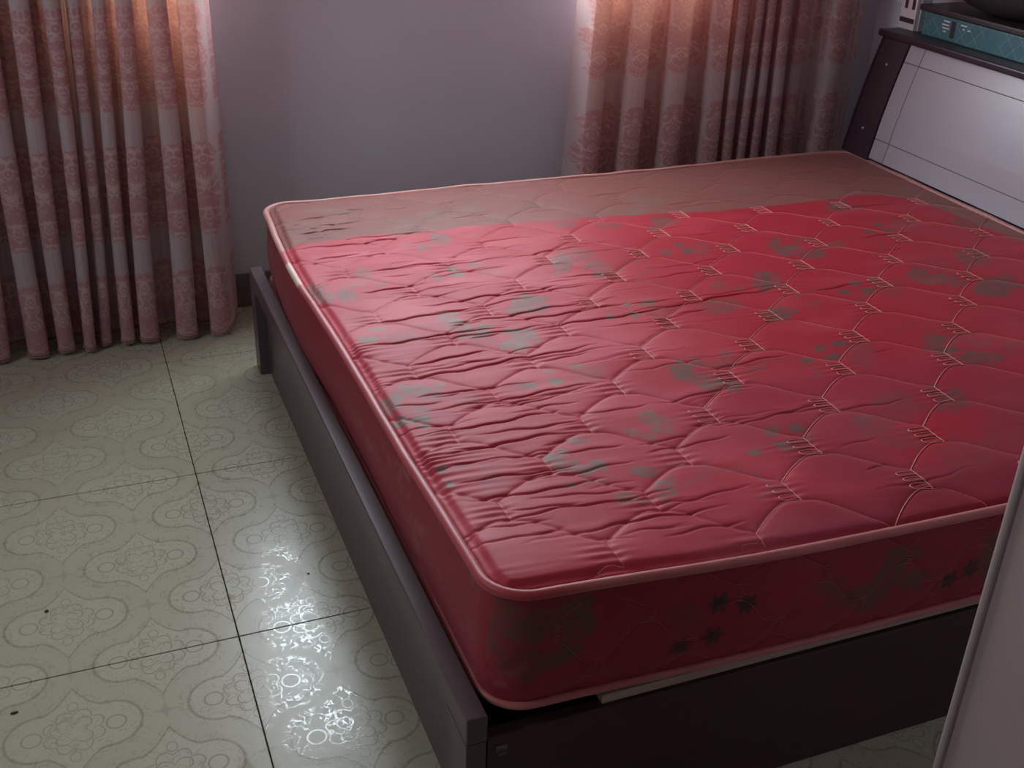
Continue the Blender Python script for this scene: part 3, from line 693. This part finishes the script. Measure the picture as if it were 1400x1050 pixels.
# colour masks of the fabric; the last also holds painted window sheen
fn = fbm(GX * 55, GY * 55, 41, 3); fn2 = fbm(GX * 22, GY * 22, 47, 2); fn3 = fbm(GX * 110, GY * 110, 44, 2)
FLOW = np.zeros_like(GX)
for (bx_, by_, ra, rb, an, st) in BLOT:
    R_ = max(ra, rb) * 1.5
    i0, i1 = int(max(0, (bx_ - R_ - MX0) / DX_)), int(min(NXG, (bx_ + R_ - MX0) / DX_ + 2)); j0, j1 = int(max(0, (by_ - R_ - MY0) / DY_)), int(min(NYG, (by_ + R_ - MY0) / DY_ + 2))
    if i0 >= i1 or j0 >= j1: continue
    X, Y = GX[i0:i1, j0:j1] - bx_, GY[i0:i1, j0:j1] - by_; ca, sa = math.cos(an), math.sin(an)
    p, q = (X * ca + Y * sa) / ra, (-X * sa + Y * ca) / rb
    petals = 0.10 * np.sin(5 * np.arctan2(q, p) + bx_ * 40)
    d = np.hypot(p, q) + petals + 0.75 * (fn[i0:i1, j0:j1] - 0.5) + 0.5 * (fn2[i0:i1, j0:j1] - 0.5)
    mk = sstep(1.18, 0.76, d + 0.5 * (fn3[i0:i1, j0:j1] - 0.5)) * st * (1 - 0.55 * sstep(0.50, 0.68, fn3[i0:i1, j0:j1]))
    FLOW[i0:i1, j0:j1] = np.maximum(FLOW[i0:i1, j0:j1], mk)
# curling stems drawn between blossoms
def stem(pts, w=0.0035, s=0.5):
    l = curve(pts, 24); 
    for a, b in zip(l[:-1], l[1:]):
        i0, i1 = int(max(0, (min(a[0], b[0]) - 0.02 - MX0) / DX_)), int(min(NXG, (max(a[0], b[0]) + 0.02 - MX0) / DX_ + 2)); j0, j1 = int(max(0, (min(a[1], b[1]) - 0.02 - MY0) / DY_)), int(min(NYG, (max(a[1], b[1]) + 0.02 - MY0) / DY_ + 2))
        if i0 >= i1 or j0 >= j1: continue
        X, Y = GX[i0:i1, j0:j1], GY[i0:i1, j0:j1]; d = b - a
        t = np.clip(((X - a[0]) * d[0] + (Y - a[1]) * d[1]) / (d @ d + 1e-12), 0, 1)
        FLOW[i0:i1, j0:j1] = np.maximum(FLOW[i0:i1, j0:j1], s * sstep(w * 1.7, w * 0.6, np.hypot(X - a[0] - t * d[0], Y - a[1] - t * d[1])))
for cx, cy in ((1.47, 1.88), (1.10, 2.16), (1.17, 1.60), (1.72, 2.12), (1.60, 1.62), (0.86, 1.28), (1.66, 1.48), (1.84, 1.95), (0.62, 1.92)):
    stem([(cx - 0.04, cy), (cx + 0.03, cy + 0.03), (cx + 0.09, cy + 0.015), (cx + 0.10, cy - 0.045), (cx + 0.06, cy - 0.06)], 0.003, 0.45)
    stem([(cx - 0.07, cy + 0.04), (cx - 0.02, cy + 0.07), (cx + 0.03, cy + 0.05)], 0.003, 0.3)
# dusty, unfaded border left along the window side and the headboard
bnd = np.array([[0.43, 2.505], [0.528, 2.505], [0.6, 2.512], [0.742, 2.497], [0.893, 2.5], [1.043, 2.482], [1.199, 2.47], [1.402, 2.456], [1.609, 2.436], [1.789, 2.432], [1.952, 2.43], [2.06, 2.424], [2.12, 2.39], [2.30, 2.30]])
yb = np.interp(GX, bnd[:, 0], bnd[:, 1]) + 0.030 * (fbm(GX * 9, GY * 9, 61, 2) - 0.5)
xb = np.interp(GY, [1.0, 1.7, 2.0, 2.13, 2.27, 2.36, 2.43], [2.21, 2.20, 2.19, 2.178, 2.164, 2.135, 2.08]) + 0.012 * (fbm(GX * 9, GY * 9, 62, 2) - 0.5)
DUST = np.maximum(sstep(-0.006, 0.006, GY - yb), sstep(-0.008, 0.008, GX - xb))
DUST = np.maximum(DUST * (0.80 + 0.25 * fbm(GX * 8, GY * 40, 63, 3)), 0)
GRIME = sstep(0.17, 0.01, GY - MY0) * (0.35 + 0.5 * fbm(GX * 6, GY * 14, 71, 3)) * sstep(0.62, 1.0, GX)
GRIME = np.maximum(GRIME, 0.6 * sstep(0.50, 0.66, fbm(GX * 2.6, GY * 3.4, 75, 3)) * sstep(0.75, 0.2, np.abs(GX - 1.45)) * sstep(1.75, 1.25, GY))
SCUFF_SHEEN = (0.45 + 0.55 * sstep(0.42, 0.70, fbm(GX * 5, GY * 16, 81, 4))) * sstep(1.45, 0.70, GX + 0.25 * (fbm(GX * 4, GY * 4, 83, 2) - 0.5)) + 0.2 * sstep(0.55, 0.75, fbm(GX * 5, GY * 16, 84, 4))  # wear streaks, plus window sheen painted as paler fabric towards the foot

m = Mat('mattress_fabric')
P = m.pos()
silk = m.noise(m.scale(P, (3, 130, 130)), 2.0, 4, 0.6)
tone = m.noise(P, 3.5, 3)
red = m.mix(tone, srgb(150, 18, 36), srgb(170, 27, 46))
red = m.mix((silk - 0.5) * 0.9 + 0.25, red, srgb(158, 34, 50))
fl = m.attr('flower'); du = m.attr('dust'); gr = m.attr('grime'); sc = m.attr('scuff_sheen')
c = m.mix(sc * 0.55, red, srgb(206, 96, 108))  # worn pink, with the window sheen put into the colour
c = m.mix(fl * 0.95, c, m.mix(sc * 0.8, srgb(88, 68, 62), srgb(142, 120, 110)))  # print paled by the same wear and painted sheen
dustc = m.mix(silk, srgb(106, 68, 61), srgb(130, 92, 82))
dustc = m.mix(fl * 0.75, dustc, srgb(112, 104, 90))
c = m.mix(du * 0.92, c, dustc)
c = m.mix(gr * 0.75, c, srgb(116, 52, 66))
m.set(Base_Color=c, Roughness=0.46 + tone * 0.12)
m.b.inputs['Specular IOR Level'].default_value = 0.14
m.b.inputs['Sheen Weight'].default_value = 0.22
m.b.inputs['Sheen Roughness'].default_value = 0.35
m.b.inputs['Sheen Tint'].default_value = (1.0, 0.55, 0.60, 1)
m.bump(silk, 0.10, 0.002)
M['mattress_fabric'] = m.m
m = Mat('piping')
wn_ = m.attr('worn'); n = m.noise(m.pos(), 14, 3)
m.set(Base_Color=m.mix(wn_, m.mix(n, srgb(162, 40, 50), srgb(178, 60, 66)), m.mix(n, srgb(186, 140, 128), srgb(214, 186, 172))), Roughness=0.5)
m.b.inputs['Sheen Weight'].default_value = 0.2
M['piping'] = m.m
simple('thread', srgb(222, 138, 130), 0.6, 0.05, 30)

mat_root = tag(empty('mattress', ((MX0 + MX1) / 2, (MY0 + MY1) / 2, MZB)), 'worn red quilted mattress with grey-green floral print and pink piping', 'mattress')
co = np.stack([WXg, WYg, HZ], -1).reshape(-1, 3)
me = raw_mesh('top_panel', co, grid_quads(NXG, NYG), dict(flower=FLOW, dust=DUST, grime=GRIME, scuff_sheen=SCUFF_SHEEN))
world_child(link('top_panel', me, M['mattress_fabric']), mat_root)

# perimeter as arc-length samples of the rounded outline
def perimeter(step):
    cx0, cx1, cy0, cy1 = MX0 + MR, MX1 - MR, MY0 + MR, MY1 - MR; pts = []; nrm = []
    def line(a, b, n_):
        k = max(2, int(np.hypot(b[0] - a[0], b[1] - a[1]) / step))
        for t in np.arange(k) / k: pts.append((a[0] + (b[0] - a[0]) * t, a[1] + (b[1] - a[1]) * t)); nrm.append(n_)
    def arc(c_, a0):
        k = max(4, int(MR * math.pi / 2 / step))
        for t in np.arange(k) / k:
            a = a0 + t * math.pi / 2; pts.append((c_[0] + MR * math.cos(a), c_[1] + MR * math.sin(a))); nrm.append((math.cos(a), math.sin(a)))
    line((cx0, MY0), (cx1, MY0), (0, -1)); arc((cx1, cy0), -math.pi / 2)
    line((MX1, cy0), (MX1, cy1), (1, 0)); arc((cx1, cy1), 0)
    line((cx1, MY1), (cx0, MY1), (0, 1)); arc((cx0, cy1), math.pi / 2)
    line((MX0, cy1), (MX0, cy0), (-1, 0)); arc((cx0, cy0), math.pi)
    return np.array(pts), np.array(nrm)
PP, PN = perimeter(0.0045)
NP = len(PP); NZ = 48
tz = np.linspace(0, 1, NZ)
zt = MZT - 0.006 + lift(PP[:, 0], PP[:, 1]); zb = MZB + 0.004 + 0.30 * np.clip(lift(PP[:, 0], PP[:, 1]), 0, 1)
wx, wy = warp(PP[:, 0], PP[:, 1])
S_ = np.arange(NP) * 0.0045
SS, TT = np.meshgrid(S_, tz, indexing='ij')
# stitched hexagons on the border, seen clearly on the near side (x, z)
side_lines, side_comb = [], []
for k in range(-2, 28):
    x = 0.447 + 0.0742 * k; zc = 0.402 if k % 2 else 0.322
    h2 = 0.014
    x2, z2 = x + 0.0742, (0.322 if k % 2 else 0.402); sgn = -1 if k % 2 else 1
    side_lines.append(curve([(x, zc + sgn * h2), (x + 0.022, zc + sgn * 0.022), (x2 - 0.022, z2 - sgn * 0.020), (x2, z2 - sgn * h2)], 10))
    side_lines.append(curve([(x, zc - sgn * h2), (x + 0.030, zc - sgn * 0.030), (x + 0.055, zc - sgn * 0.046)], 8))
    side_lines.append(curve([(x, zc - sgn * h2), (x - 0.030, zc - sgn * 0.030), (x - 0.055, zc - sgn * 0.046)], 8))
    side_lines.append(np.array([(x, zc - h2), (x, zc + h2)]))
    for q in range(4):
        z0 = zc - h2 + q * 0.008
        side_comb.append(curve([(x, z0), (x + 0.012, z0), (x + 0.015, z0 + 0.002), (x + 0.012, z0 + 0.004), (x, z0 + 0.004)], 9))
Zs = zb[:, None] + (zt - zb)[:, None] * TT
along = PP[:, 0][:, None] + 0 * TT; onfront = (PN[:, 1] < -0.5)[:, None]
bulge = 0.010 * np.sin(np.pi * TT) ** 0.8 - 0.003
rip = 0.0022 * (fbm(SS * 10, Zs * 45, 91, 3) - 0.5) + 0.0035 * (fbm(SS * 4, Zs * 8, 92, 2) - 0.5)
front_d = np.full(SS.shape, 0.02)
nf = int((MX1 - MX0) / 0.0045)
for l in side_lines:
    for a, b in zip(l[:-1], l[1:]):
        m_ = (along[:, 0] > min(a[0], b[0]) - 0.02) & (along[:, 0] < max(a[0], b[0]) + 0.02) & onfront[:, 0]
        idx = np.where(m_)[0]
        if len(idx) == 0: continue
        X, Y = along[idx], Zs[idx]; d = b - a
        t = np.clip(((X - a[0]) * d[0] + (Y - a[1]) * d[1]) / (d @ d + 1e-12), 0, 1)
        front_d[idx] = np.minimum(front_d[idx], np.hypot(X - a[0] - t * d[0], Y - a[1] - t * d[1]))
bulge = bulge + np.where(onfront, 0.0030 * (1 - np.exp(-(front_d / 0.008) ** 1.4)), 0.002)
OUT = bulge + rip
SX = wx[:, None] + PN[:, 0][:, None] * OUT; SY = wy[:, None] + PN[:, 1][:, None] * OUT
SF = np.zeros_like(SS); fnS = fbm(SS * 60, Zs * 60, 95, 3); fnS2 = fbm(SS * 130, Zs * 130, 96, 2)
SBL = [(0.470, 0.435, 0.035, 0.03, 0.8), (0.515, 0.425, 0.05, 0.035, 0.85), (0.560, 0.420, 0.034, 0.035, 0.9), (0.534, 0.365, 0.035, 0.026, 0.9), (0.490, 0.355, 0.03, 0.03, 0.6), (0.45, 0.39, 0.02, 0.02, 0.6),
       (0.733, 0.385, 0.028, 0.03, 0.4), (0.983, 0.372, 0.03, 0.022, 0.55), (1.02, 0.35, 0.05, 0.02, 0.6), (1.058, 0.340, 0.05, 0.03, 0.8), (1.095, 0.379, 0.035, 0.03, 0.9), (1.114, 0.40, 0.04, 0.02, 0.9), (1.14, 0.350, 0.03, 0.02, 0.8),
       (1.313, 0.361, 0.05, 0.05, 0.8), (1.50, 0.36, 0.06, 0.05, 0.8), (1.70, 0.33, 0.05, 0.04, 0.7), (1.95, 0.37, 0.06, 0.05, 0.8)]
for x, z, a, b, s in SBL:
    d = np.hypot((along - x) / a, (Zs - z) / b) + 0.9 * (fnS - 0.5)
    SF = np.maximum(SF, np.where(onfront, sstep(1.1, 0.8, d) * s * (1 - 0.6 * sstep(0.55, 0.65, fnS2)), 0))
SD = np.zeros_like(SS)
for x, z in ((0.787, 0.392), (0.785, 0.332), (0.835, 0.379), (0.732, 0.324), (1.215, 0.33), (1.255, 0.345), (1.62, 0.39), (1.66, 0.36)):
    dx, dz = along - x, Zs - z; r = np.hypot(dx, dz); an = np.arctan2(dz, dx)
    SD = np.maximum(SD, np.where(onfront, sstep(0.0165, 0.0125, r * (1 + 0.30 * np.sin(6 * an + x * 30))) * (0.7 + 0.3 * (fnS2 > 0.4)), 0))
foot = (PN[:, 0] < -0.5)[:, None]
yy = PP[:, 1][:, None] + 0 * TT
SFT = sstep(0.56, 0.66, fbm(yy * 16, Zs * 22, 99, 3)) * sstep(0.45, 0.62, fbm(yy * 70, Zs * 70, 98, 2)) * foot * sstep(2.2, 1.5, yy)
SDU = np.where(foot, 0.20 * sstep(2.2, 2.7, yy), 0.0) + np.where(PN[:, 1][:, None] > 0.3, 0.6, 0)
m = Mat('border_fabric')
P = m.pos(); n = m.noise(P, 5, 3); ln = m.noise(m.scale(P, (2, 2, 120)), 3, 3)
c = m.mix(n, srgb(132, 22, 38), srgb(150, 30, 46))
c = m.mix((ln - 0.4) * 0.6, c, srgb(120, 20, 36))
c = m.mix(m.attr('flower') * 0.85, c, srgb(78, 66, 50))
c = m.mix(m.attr('bloom') * 0.9, c, srgb(34, 32, 30))
c = m.mix(m.attr('pale') * 0.15, c, srgb(180, 140, 130))
c = m.mix(m.attr('dust') * 0.8, c, srgb(140, 104, 92))
m.set(Base_Color=c, Roughness=0.6); m.b.inputs['Sheen Weight'].default_value = 0.10; m.b.inputs['Specular IOR Level'].default_value = 0.35
m.bump(ln, 0.06, 0.002)
M['border_fabric'] = m.m
co = np.stack([SX, SY, Zs], -1).reshape(-1, 3)
q = grid_quads(NP, NZ, flip=False)
jj = np.arange(NZ - 1)
q = np.vstack([q, np.stack([(NP - 1) * NZ + jj, jj, jj + 1, (NP - 1) * NZ + jj + 1], -1)])
me = raw_mesh('border_panel', co, q, dict(flower=SF, bloom=SD, pale=SFT, dust=SDU))
world_child(link('border_panel', me, M['border_fabric']), mat_root)
# bottom
bm = bmesh.new(); bm.faces.new([bm.verts.new((wx[i], wy[i], zb[i] + 0.002)) for i in range(0, NP, 6)])
from_bm('bottom_panel', bm, M['border_fabric'], mat_root)
# piping, top and bottom
PQ, QN = perimeter(0.010)
qx, qy = warp(PQ[:, 0], PQ[:, 1]); ql = lift(PQ[:, 0], PQ[:, 1])
wob = 0.0016 * (vnoise(np.arange(len(PQ)) * 0.12, np.zeros(len(PQ)), 5) - 0.5) * 2
pt = np.stack([qx + QN[:, 0] * (0.004 + wob), qy + QN[:, 1] * (0.004 + wob), MZT + 0.001 + ql + wob], -1)
c, q = tubes([pt], 0.0078, 10, True)
isfar = ((PQ[:, 1] > 2.49) | (PQ[:, 0] > 2.2)) * 1.0; isnear = (PQ[:, 1] < 1.115) * sstep(0.48, 0.6, PQ[:, 0])
white = (np.abs(PQ[:, 1] - 2.345) < 0.065) * (PQ[:, 0] < 0.5) * 1.0
worn = np.clip(np.maximum.reduce([0.45 * isfar, 0.22 * isnear + 0 * isfar, 1.0 * white]), 0, 1)
me = raw_mesh('piping', c, q, dict(worn=np.repeat(worn, 10)))
world_child(link('piping', me, M['piping']), mat_root)['label'] = 'pink piping along the upper edge, worn pale at the far foot corner'
pb = np.stack([qx + QN[:, 0] * 0.003, qy + QN[:, 1] * 0.003, MZB + 0.0062 + 0.30 * np.clip(ql, 0, 1)], -1)
c, q = tubes([pb], 0.0062, 8, True)
me = raw_mesh('piping', c, q, dict(worn=np.repeat(0.25 + 0 * worn, 8)))
world_child(link('piping', me, M['piping']), mat_root)['label'] = 'dusty pink piping along the lower edge'
# stitching threads
polys = []
def on_top(l, dz):
    l = np.asarray(l)
    ok = (l[:, 0] > MX0 + 0.02) & (l[:, 0] < MX1 - 0.02) & (l[:, 1] > MY0 + 0.014) & (l[:, 1] < MY1 - 0.02)
    runs, cur = [], []
    for k in range(len(l)):
        if ok[k]: cur.append(l[k])
        else:
            if len(cur) > 2: runs.append(np.array(cur))
            cur = []
    if len(cur) > 2: runs.append(np.array(cur))
    for r in runs:
        x2, y2 = warp(*round_corner(r[:, 0], r[:, 1]))
        z = top_height(r[:, 0], r[:, 1]) - 0.0016 * sstep(1.15, 0.75, r[:, 0]) - 0.0010 * sstep(2.2, 2.5, r[:, 1])
        polys.append(np.stack([x2, y2, z + dz], -1))
for qi, l in enumerate(quilt_lines):
    if qi % 3 == 1 or l[:, 1].max() > 2.47: continue
    k = len(l); t = np.linspace(0, k - 1, k * 3); i = np.minimum(t.astype(int), k - 2); f = (t - i)[:, None]
    on_top(l[i] * (1 - f) + l[i + 1] * f, 0.0009)
for l in comb_lines:
    if l[:, 1].max() < 2.47: on_top(l, 0.0006)
c1, q1 = tubes(polys, 0.0009, 4)
polys = []
for qi, l in enumerate(quilt_lines):
    if qi % 3 == 1 and l[:, 1].max() < 2.47:
        k = len(l); t = np.linspace(0, k - 1, k * 3); i = np.minimum(t.astype(int), k - 2); f = (t - i)[:, None]
        on_top(l[i] * (1 - f) + l[i + 1] * f, 0.0004)
c2, q2 = tubes(polys, 0.0006, 4)
c, q = np.vstack([c1, c2]), np.vstack([q1, q2 + len(c1)])
o = world_child(link('quilt_stitching', raw_mesh('quilt_stitching', c, q), M['thread']), mat_root); o['kind'] = 'stuff'
polys = []
def on_front(l):
    l = np.asarray(l); l = l[(l[:, 0] > MX0 + 0.08) & (l[:, 0] < MX1 - 0.08) & (l[:, 1] > MZB + 0.012) & (l[:, 1] < MZT - 0.008)]
    if len(l) < 3: return
    k = np.clip(((l[:, 0] - (MX0 + MR)) / (MX1 - MX0 - 2 * MR) * (np.sum(PN[:NP // 2, 1] == -1))).astype(int), 0, NP - 1)
    tt = np.clip((l[:, 1] - zb[k]) / (zt[k] - zb[k]), 0, 1); jz = np.minimum((tt * (NZ - 1)).astype(int), NZ - 1)
    polys.append(np.stack([l[:, 0] + 0 * tt, SY[k, jz] - 0.0002, l[:, 1]], -1))
simple('thread_dim', srgb(170, 84, 80), 0.7, 0.05, 30)
for l in side_lines + side_comb: on_front(l)
c, q = tubes(polys, 0.0006, 4)
o = world_child(link('border_stitching', raw_mesh('border_stitching', c, q), M['thread_dim']), mat_root); o['kind'] = 'stuff'

# ------------------------------------------------------------------ curtains
def damask(a, z, seed):
    """a: metres across one motif column (0 = centre), z: height; 1 = rose brocade, 0 = plain satin"""
    ph = ((z - 0.312) / 0.352) % 1.0                       # 0 = foot of a motif, 0.74 = its crown
    hgt = ph / 0.74
    body = np.where((hgt >= 0) & (hgt <= 1), 0.044 * (0.84 + 0.16 * np.cos(hgt * 4 * np.pi + 0.6)) * np.sqrt(np.clip((1 - hgt) / 0.13, 0, 1)) * np.sqrt(np.clip(hgt / 0.10, 0, 1)), 0)
    sc = 0.007 * np.abs(np.sin(z * 2 * np.pi / 0.036)) + 0.006 * (fbm(a * 90, z * 90, seed, 2) - 0.5)
    mask = sstep(0.002, -0.002, np.abs(a) - body - np.where(body > 0.005, sc, 0))
    mask = np.maximum(mask, sstep(0.056, 0.060, np.abs(a)) * sstep(0.0, 0.02, body))
    sy = np.abs(a)
    cur = fbm(sy * 62 + 2.2 * np.sin(z * 60), z * 48, seed + 5, 1)
    lines = sstep(0.085, 0.045, np.abs(cur - 0.5)) + 0.6 * sstep(0.05, 0.02, np.abs(fbm(sy * 120, z * 100, seed + 9, 1) - 0.47))
    # rosettes on the axis
    for hz in (0.82, 0.55, 0.22):
        r = np.hypot(sy, ((hgt - hz) * 0.26)); lines = np.maximum(lines, sstep(0.0022, 0.0008, np.abs(r - 0.012)) + sstep(0.004, 0.002, r))
    light = np.clip(lines, 0, 1) * mask
    return mask, light

m = Mat('curtain_brocade')
n = m.noise(m.scale(m.pos(), (240, 240, 30)), 1.0, 3); mk = m.attr('motif'); li = m.attr('light')
sat = m.mix(n, srgb(194, 172, 176), srgb(208, 190, 192))
ros = m.mix(n, srgb(186, 134, 140), srgb(200, 148, 152))
c = m.mix(mk, sat, ros)
c = m.mix(li * 0.85, c, srgb(226, 198, 194))
m.set(Base_Color=c, Roughness=0.55 - (1.0 - mk) * 0.18 - li * 0.24)
m.b.inputs['Sheen Weight'].default_value = 0.12
m.b.inputs['Specular IOR Level'].default_value = 0.45
m.bump(mk * 0.7 + li * 0.6 + n * 0.15, 0.35, 0.0015)
trn = m.n.new('ShaderNodeBsdfTranslucent')
cc = m.mix(mk * 0.6, (0.72, 0.32, 0.20, 1), (0.64, 0.22, 0.14, 1)); m.l.new(cc, trn.inputs['Color'])
mx = m.n.new('ShaderNodeMixShader'); mx.inputs[0].default_value = 0.27
m.l.new(m.b.outputs[0], mx.inputs[1]); m.l.new(trn.outputs[0], mx.inputs[2]); m.l.new(mx.outputs[0], m.out.inputs['Surface'])
M['curtain_brocade'] = m.m
simple('curtain_hem', srgb(150, 112, 108), 0.6, 0.06, 60)

Z_ROD = 2.36
def make_curtain(root, rod, folds, flaps, y0, seed):
    """folds: (x_top, x_bottom, y_shift, depth); crest of every pleat. flaps: flat end widths (left, right)"""
    zs = np.concatenate([np.linspace(0.006, 1.02, 330), np.linspace(1.06, Z_ROD - 0.03, 34)])
    per = 64
    xt = np.array([f[0] for f in folds]); xb = np.array([f[1] for f in folds]); ysft = np.array([f[2] for f in folds]); dep = np.array([f[3] for f in folds])
    nF = len(folds)
    K = nF * per
    t = (np.arange(K + 1) / per) - 0.5                     # fold coordinate; integer at crests
    if flaps[1] > 0: t = t[t <= nF - 1 + 0.14]
    if flaps[0] > 0: t = t[t >= -0.14]
    K = len(t) - 1
    def crest(arr, tt): return np.interp(tt, np.arange(nF), arr) + np.where(tt < 0, (tt) * (arr[1] - arr[0]), 0) + np.where(tt > nF - 1, (tt - nF + 1) * (arr[-1] - arr[-2]), 0)
    X = np.zeros((len(zs), K + 1)); Y = X.copy(); A = X.copy()
    loc = t - np.round(t)
    kk = np.clip(np.round(t).astype(int), 0, nF - 1)
    for r, z in enumerate(zs):
        w = np.clip(z / 0.92, 0, 1)
        cx = xb * (1 - w) + xt * w
        if z > 0.92: cx = xt
        base = crest(cx, t)
        pitch = np.gradient(crest(cx, np.arange(nF + 0.0))) if nF > 1 else np.array([0.08])
        pw = pitch[kk]
        d = dep[kk] * (1.0 + 0.10 * math.sin(3 * z + seed))
        omega = np.clip(dep[kk] / np.maximum(pw, 0.02) * 0.30, 0.0, 0.16)
        base = base + omega * pw * np.sin(4 * np.pi * loc)
        base = base + 0.004 * np.sin(4.0 * z + kk * 1.7 + seed)
        ys = np.interp(t, np.arange(nF), ysft)
        rr = np.cos(2 * np.pi * loc)
        prof = np.sign(rr) * np.abs(rr) ** 0.75
        X[r] = base
        Y[r] = y0 + ys - d * prof + 0.003 * np.sin(2.2 * z + kk * 2.3)
        A[r] = loc
    # fabric distance from each crest
    ds = np.hypot(np.diff(X[100]), np.diff(Y[100])); s = np.concatenate([[0], np.cumsum(ds)])
    scr = np.interp(np.arange(nF), t, s)
    a = s - scr[kk]
    per_w = 0.136
    a = (a + per_w / 2) % per_w - per_w / 2
    # flat ends with their own motifs
    cols_x, cols_y, cols_a = [X], [Y], [np.tile(a, (len(zs), 1))]
    if flaps[1] > 0:
        n_ = 26; u = np.linspace(0, 1, n_)[1:]
        ex = X[:, -1:] + flaps[1] * u[None] + 0.004 * np.sin(3 * zs)[:, None] * u[None]
        ey = Y[:, -1:] + flaps[3] * (u ** 1.2)[None] + 0.004 * np.sin(5 * zs)[:, None] * u[None]
        cols_x.append(ex); cols_y.append(ey); cols_a.append(np.tile(a[-1] + flaps[1] * 1.15 * u, (len(zs), 1)))
    if flaps[0] > 0:
        n_ = 26; u = np.linspace(1, 0, n_)[:-1]
        ex = X[:, :1] - flaps[0] * u[None] + 0.004 * np.sin(3 * zs)[:, None] * u[None]
        ey = Y[:, :1] + flaps[2] * (u ** 1.2)[None] + 0.004 * np.sin(5 * zs)[:, None] * u[None]
        cols_x.insert(0, ex); cols_y.insert(0, ey); cols_a.insert(0, np.tile(a[0] - flaps[0] * 1.15 * u, (len(zs), 1)))
    X, Y, A = (np.hstack(v) for v in (cols_x, cols_y, cols_a))
    A = (A + per_w / 2) % per_w - per_w / 2
    Z = np.repeat(zs[:, None], X.shape[1], 1)
    hem = 0.010 * (vnoise(X * 24, X * 0 + seed, seed) - 0.2) * np.exp(-Z / 0.05)
    Z = np.maximum(Z + hem, 0.003)
    mask, light = damask(A, Z, seed)
    co = np.stack([X, Y, Z], -1).reshape(-1, 3)
    me = raw_mesh('curtain_cloth', co, grid_quads(*X.shape, flip=True), dict(motif=mask, light=light))
    world_child(link('curtain_cloth', me, M['curtain_brocade']), root)
    # weighted hem fold at the floor and heading tape at the top
    c, q = tubes([np.stack([X[1], Y[1] - 0.001, Z[1] + 0.006], -1)], 0.0035, 6)
    world_child(link('hem', raw_mesh('hem', c, q), M['curtain_hem']), root)
    for k in range(nF):
        th = np.linspace(0, 2 * np.pi, 25)[:-1]
        cx_ = xt[k]
        c, q = tubes([np.stack([np.full_like(th, cx_), y0 - 0.004 + 0.018 * np.cos(th), Z_ROD - 0.006 + 0.018 * np.sin(th)], -1)], 0.003, 6, True)
        world_child(link('curtain_ring', raw_mesh('curtain_ring', c, q), M['rod_metal']), rod)

rod = tag(empty('curtain_rod', (1.0, 3.11, Z_ROD)), 'bronze curtain rod above the window carrying both curtains', 'curtain rod')
cl = tag(empty('curtain', (0.0, 3.10, 0.0)), 'rose brocade curtain hanging in deep folds to the floor beyond the bed foot', 'curtain', 'window curtains')
make_curtain(cl, rod, [(-0.420, -0.47, 0.0, 0.049), (-0.320, -0.36, 0.0, 0.049), (-0.225, -0.26, 0.0, 0.051), (-0.140, -0.160, -0.005, 0.054), (-0.063, -0.082, 0.0, 0.054), (0.011, -0.018, -0.004, 0.051),
                  (0.066, 0.016, 0.006, 0.041), (0.123, 0.076, 0.004, 0.046), (0.173, 0.137, 0.0, 0.049), (0.258, 0.245, -0.003, 0.054), (0.335, 0.329, 0.0, 0.049)],
             (0.0, 0.044, 0.0, 0.105), 3.09, 3)
cr = tag(empty('curtain', (2.0, 3.12, 0.0)), 'rose brocade curtain hanging behind the bed beside the headboard', 'curtain', 'window curtains')
make_curtain(cr, rod, [(1.521, 1.482, -0.01, 0.036), (1.649, 1.642, 0.0, 0.042), (1.780, 1.774, 0.0, 0.042), (1.935, 1.935, 0.0, 0.042), (1.999, 2.003, 0.0, 0.034), (2.054, 2.057, 0.0, 0.034),
                  (2.098, 2.105, 0.0, 0.032), (2.156, 2.172, 0.0, 0.034), (2.227, 2.242, 0.004, 0.022), (2.367, 2.377, 0.0, 0.034)],
             (0.020, 0.080, 0.100, 0.050), 3.12, 8)
c, q = tubes([np.array([(-0.62, 3.105, Z_ROD), (1.0, 3.105, Z_ROD), (2.58, 3.105, Z_ROD)])], 0.012, 12)
world_child(link('rod_tube', raw_mesh('rod_tube', c, q), M['rod_metal']), rod)
for x in (-0.56, 1.0, 2.55):
    box('rod_bracket', x - 0.012, x + 0.012, 3.105, Y_BACK - 0.001, Z_ROD - 0.035, Z_ROD - 0.012, M['rod_metal'], rod, 0.002)
for x in (-0.63, 2.59):
    bm = bmesh.new(); bmesh.ops.create_uvsphere(bm, u_segments=14, v_segments=10, radius=0.022)
    for v in bm.verts: v.co += Vector((x, 3.105, Z_ROD))
    from_bm('finial', bm, M['rod_metal'], rod, True)

# crumbs on the floor
for k, (x, y, r, lab) in enumerate(((-0.169, 1.9135, 0.004, 'small dark crumb on a floor medallion'), (-0.2279, 1.648, 0.0038, 'dark scrap of grit lying on the floor near the lower left corner'), (0.330, 1.865, 0.0025, 'tiny dark speck on the floor beside the bed frame'))):
    bm = bmesh.new(); bmesh.ops.create_icosphere(bm, subdivisions=2, radius=r)
    rr = random.Random(k)
    for v in bm.verts: v.co = Vector((v.co.x * (1.6 if k == 1 else 1.0) * rr.uniform(0.8, 1.2) + x, v.co.y * rr.uniform(0.7, 1.1) + y, max(0.0, v.co.z * 0.35 + r * 0.3)))
    tag(from_bm('floor_crumb', bm, M['debris'], None, True), lab, 'crumb')
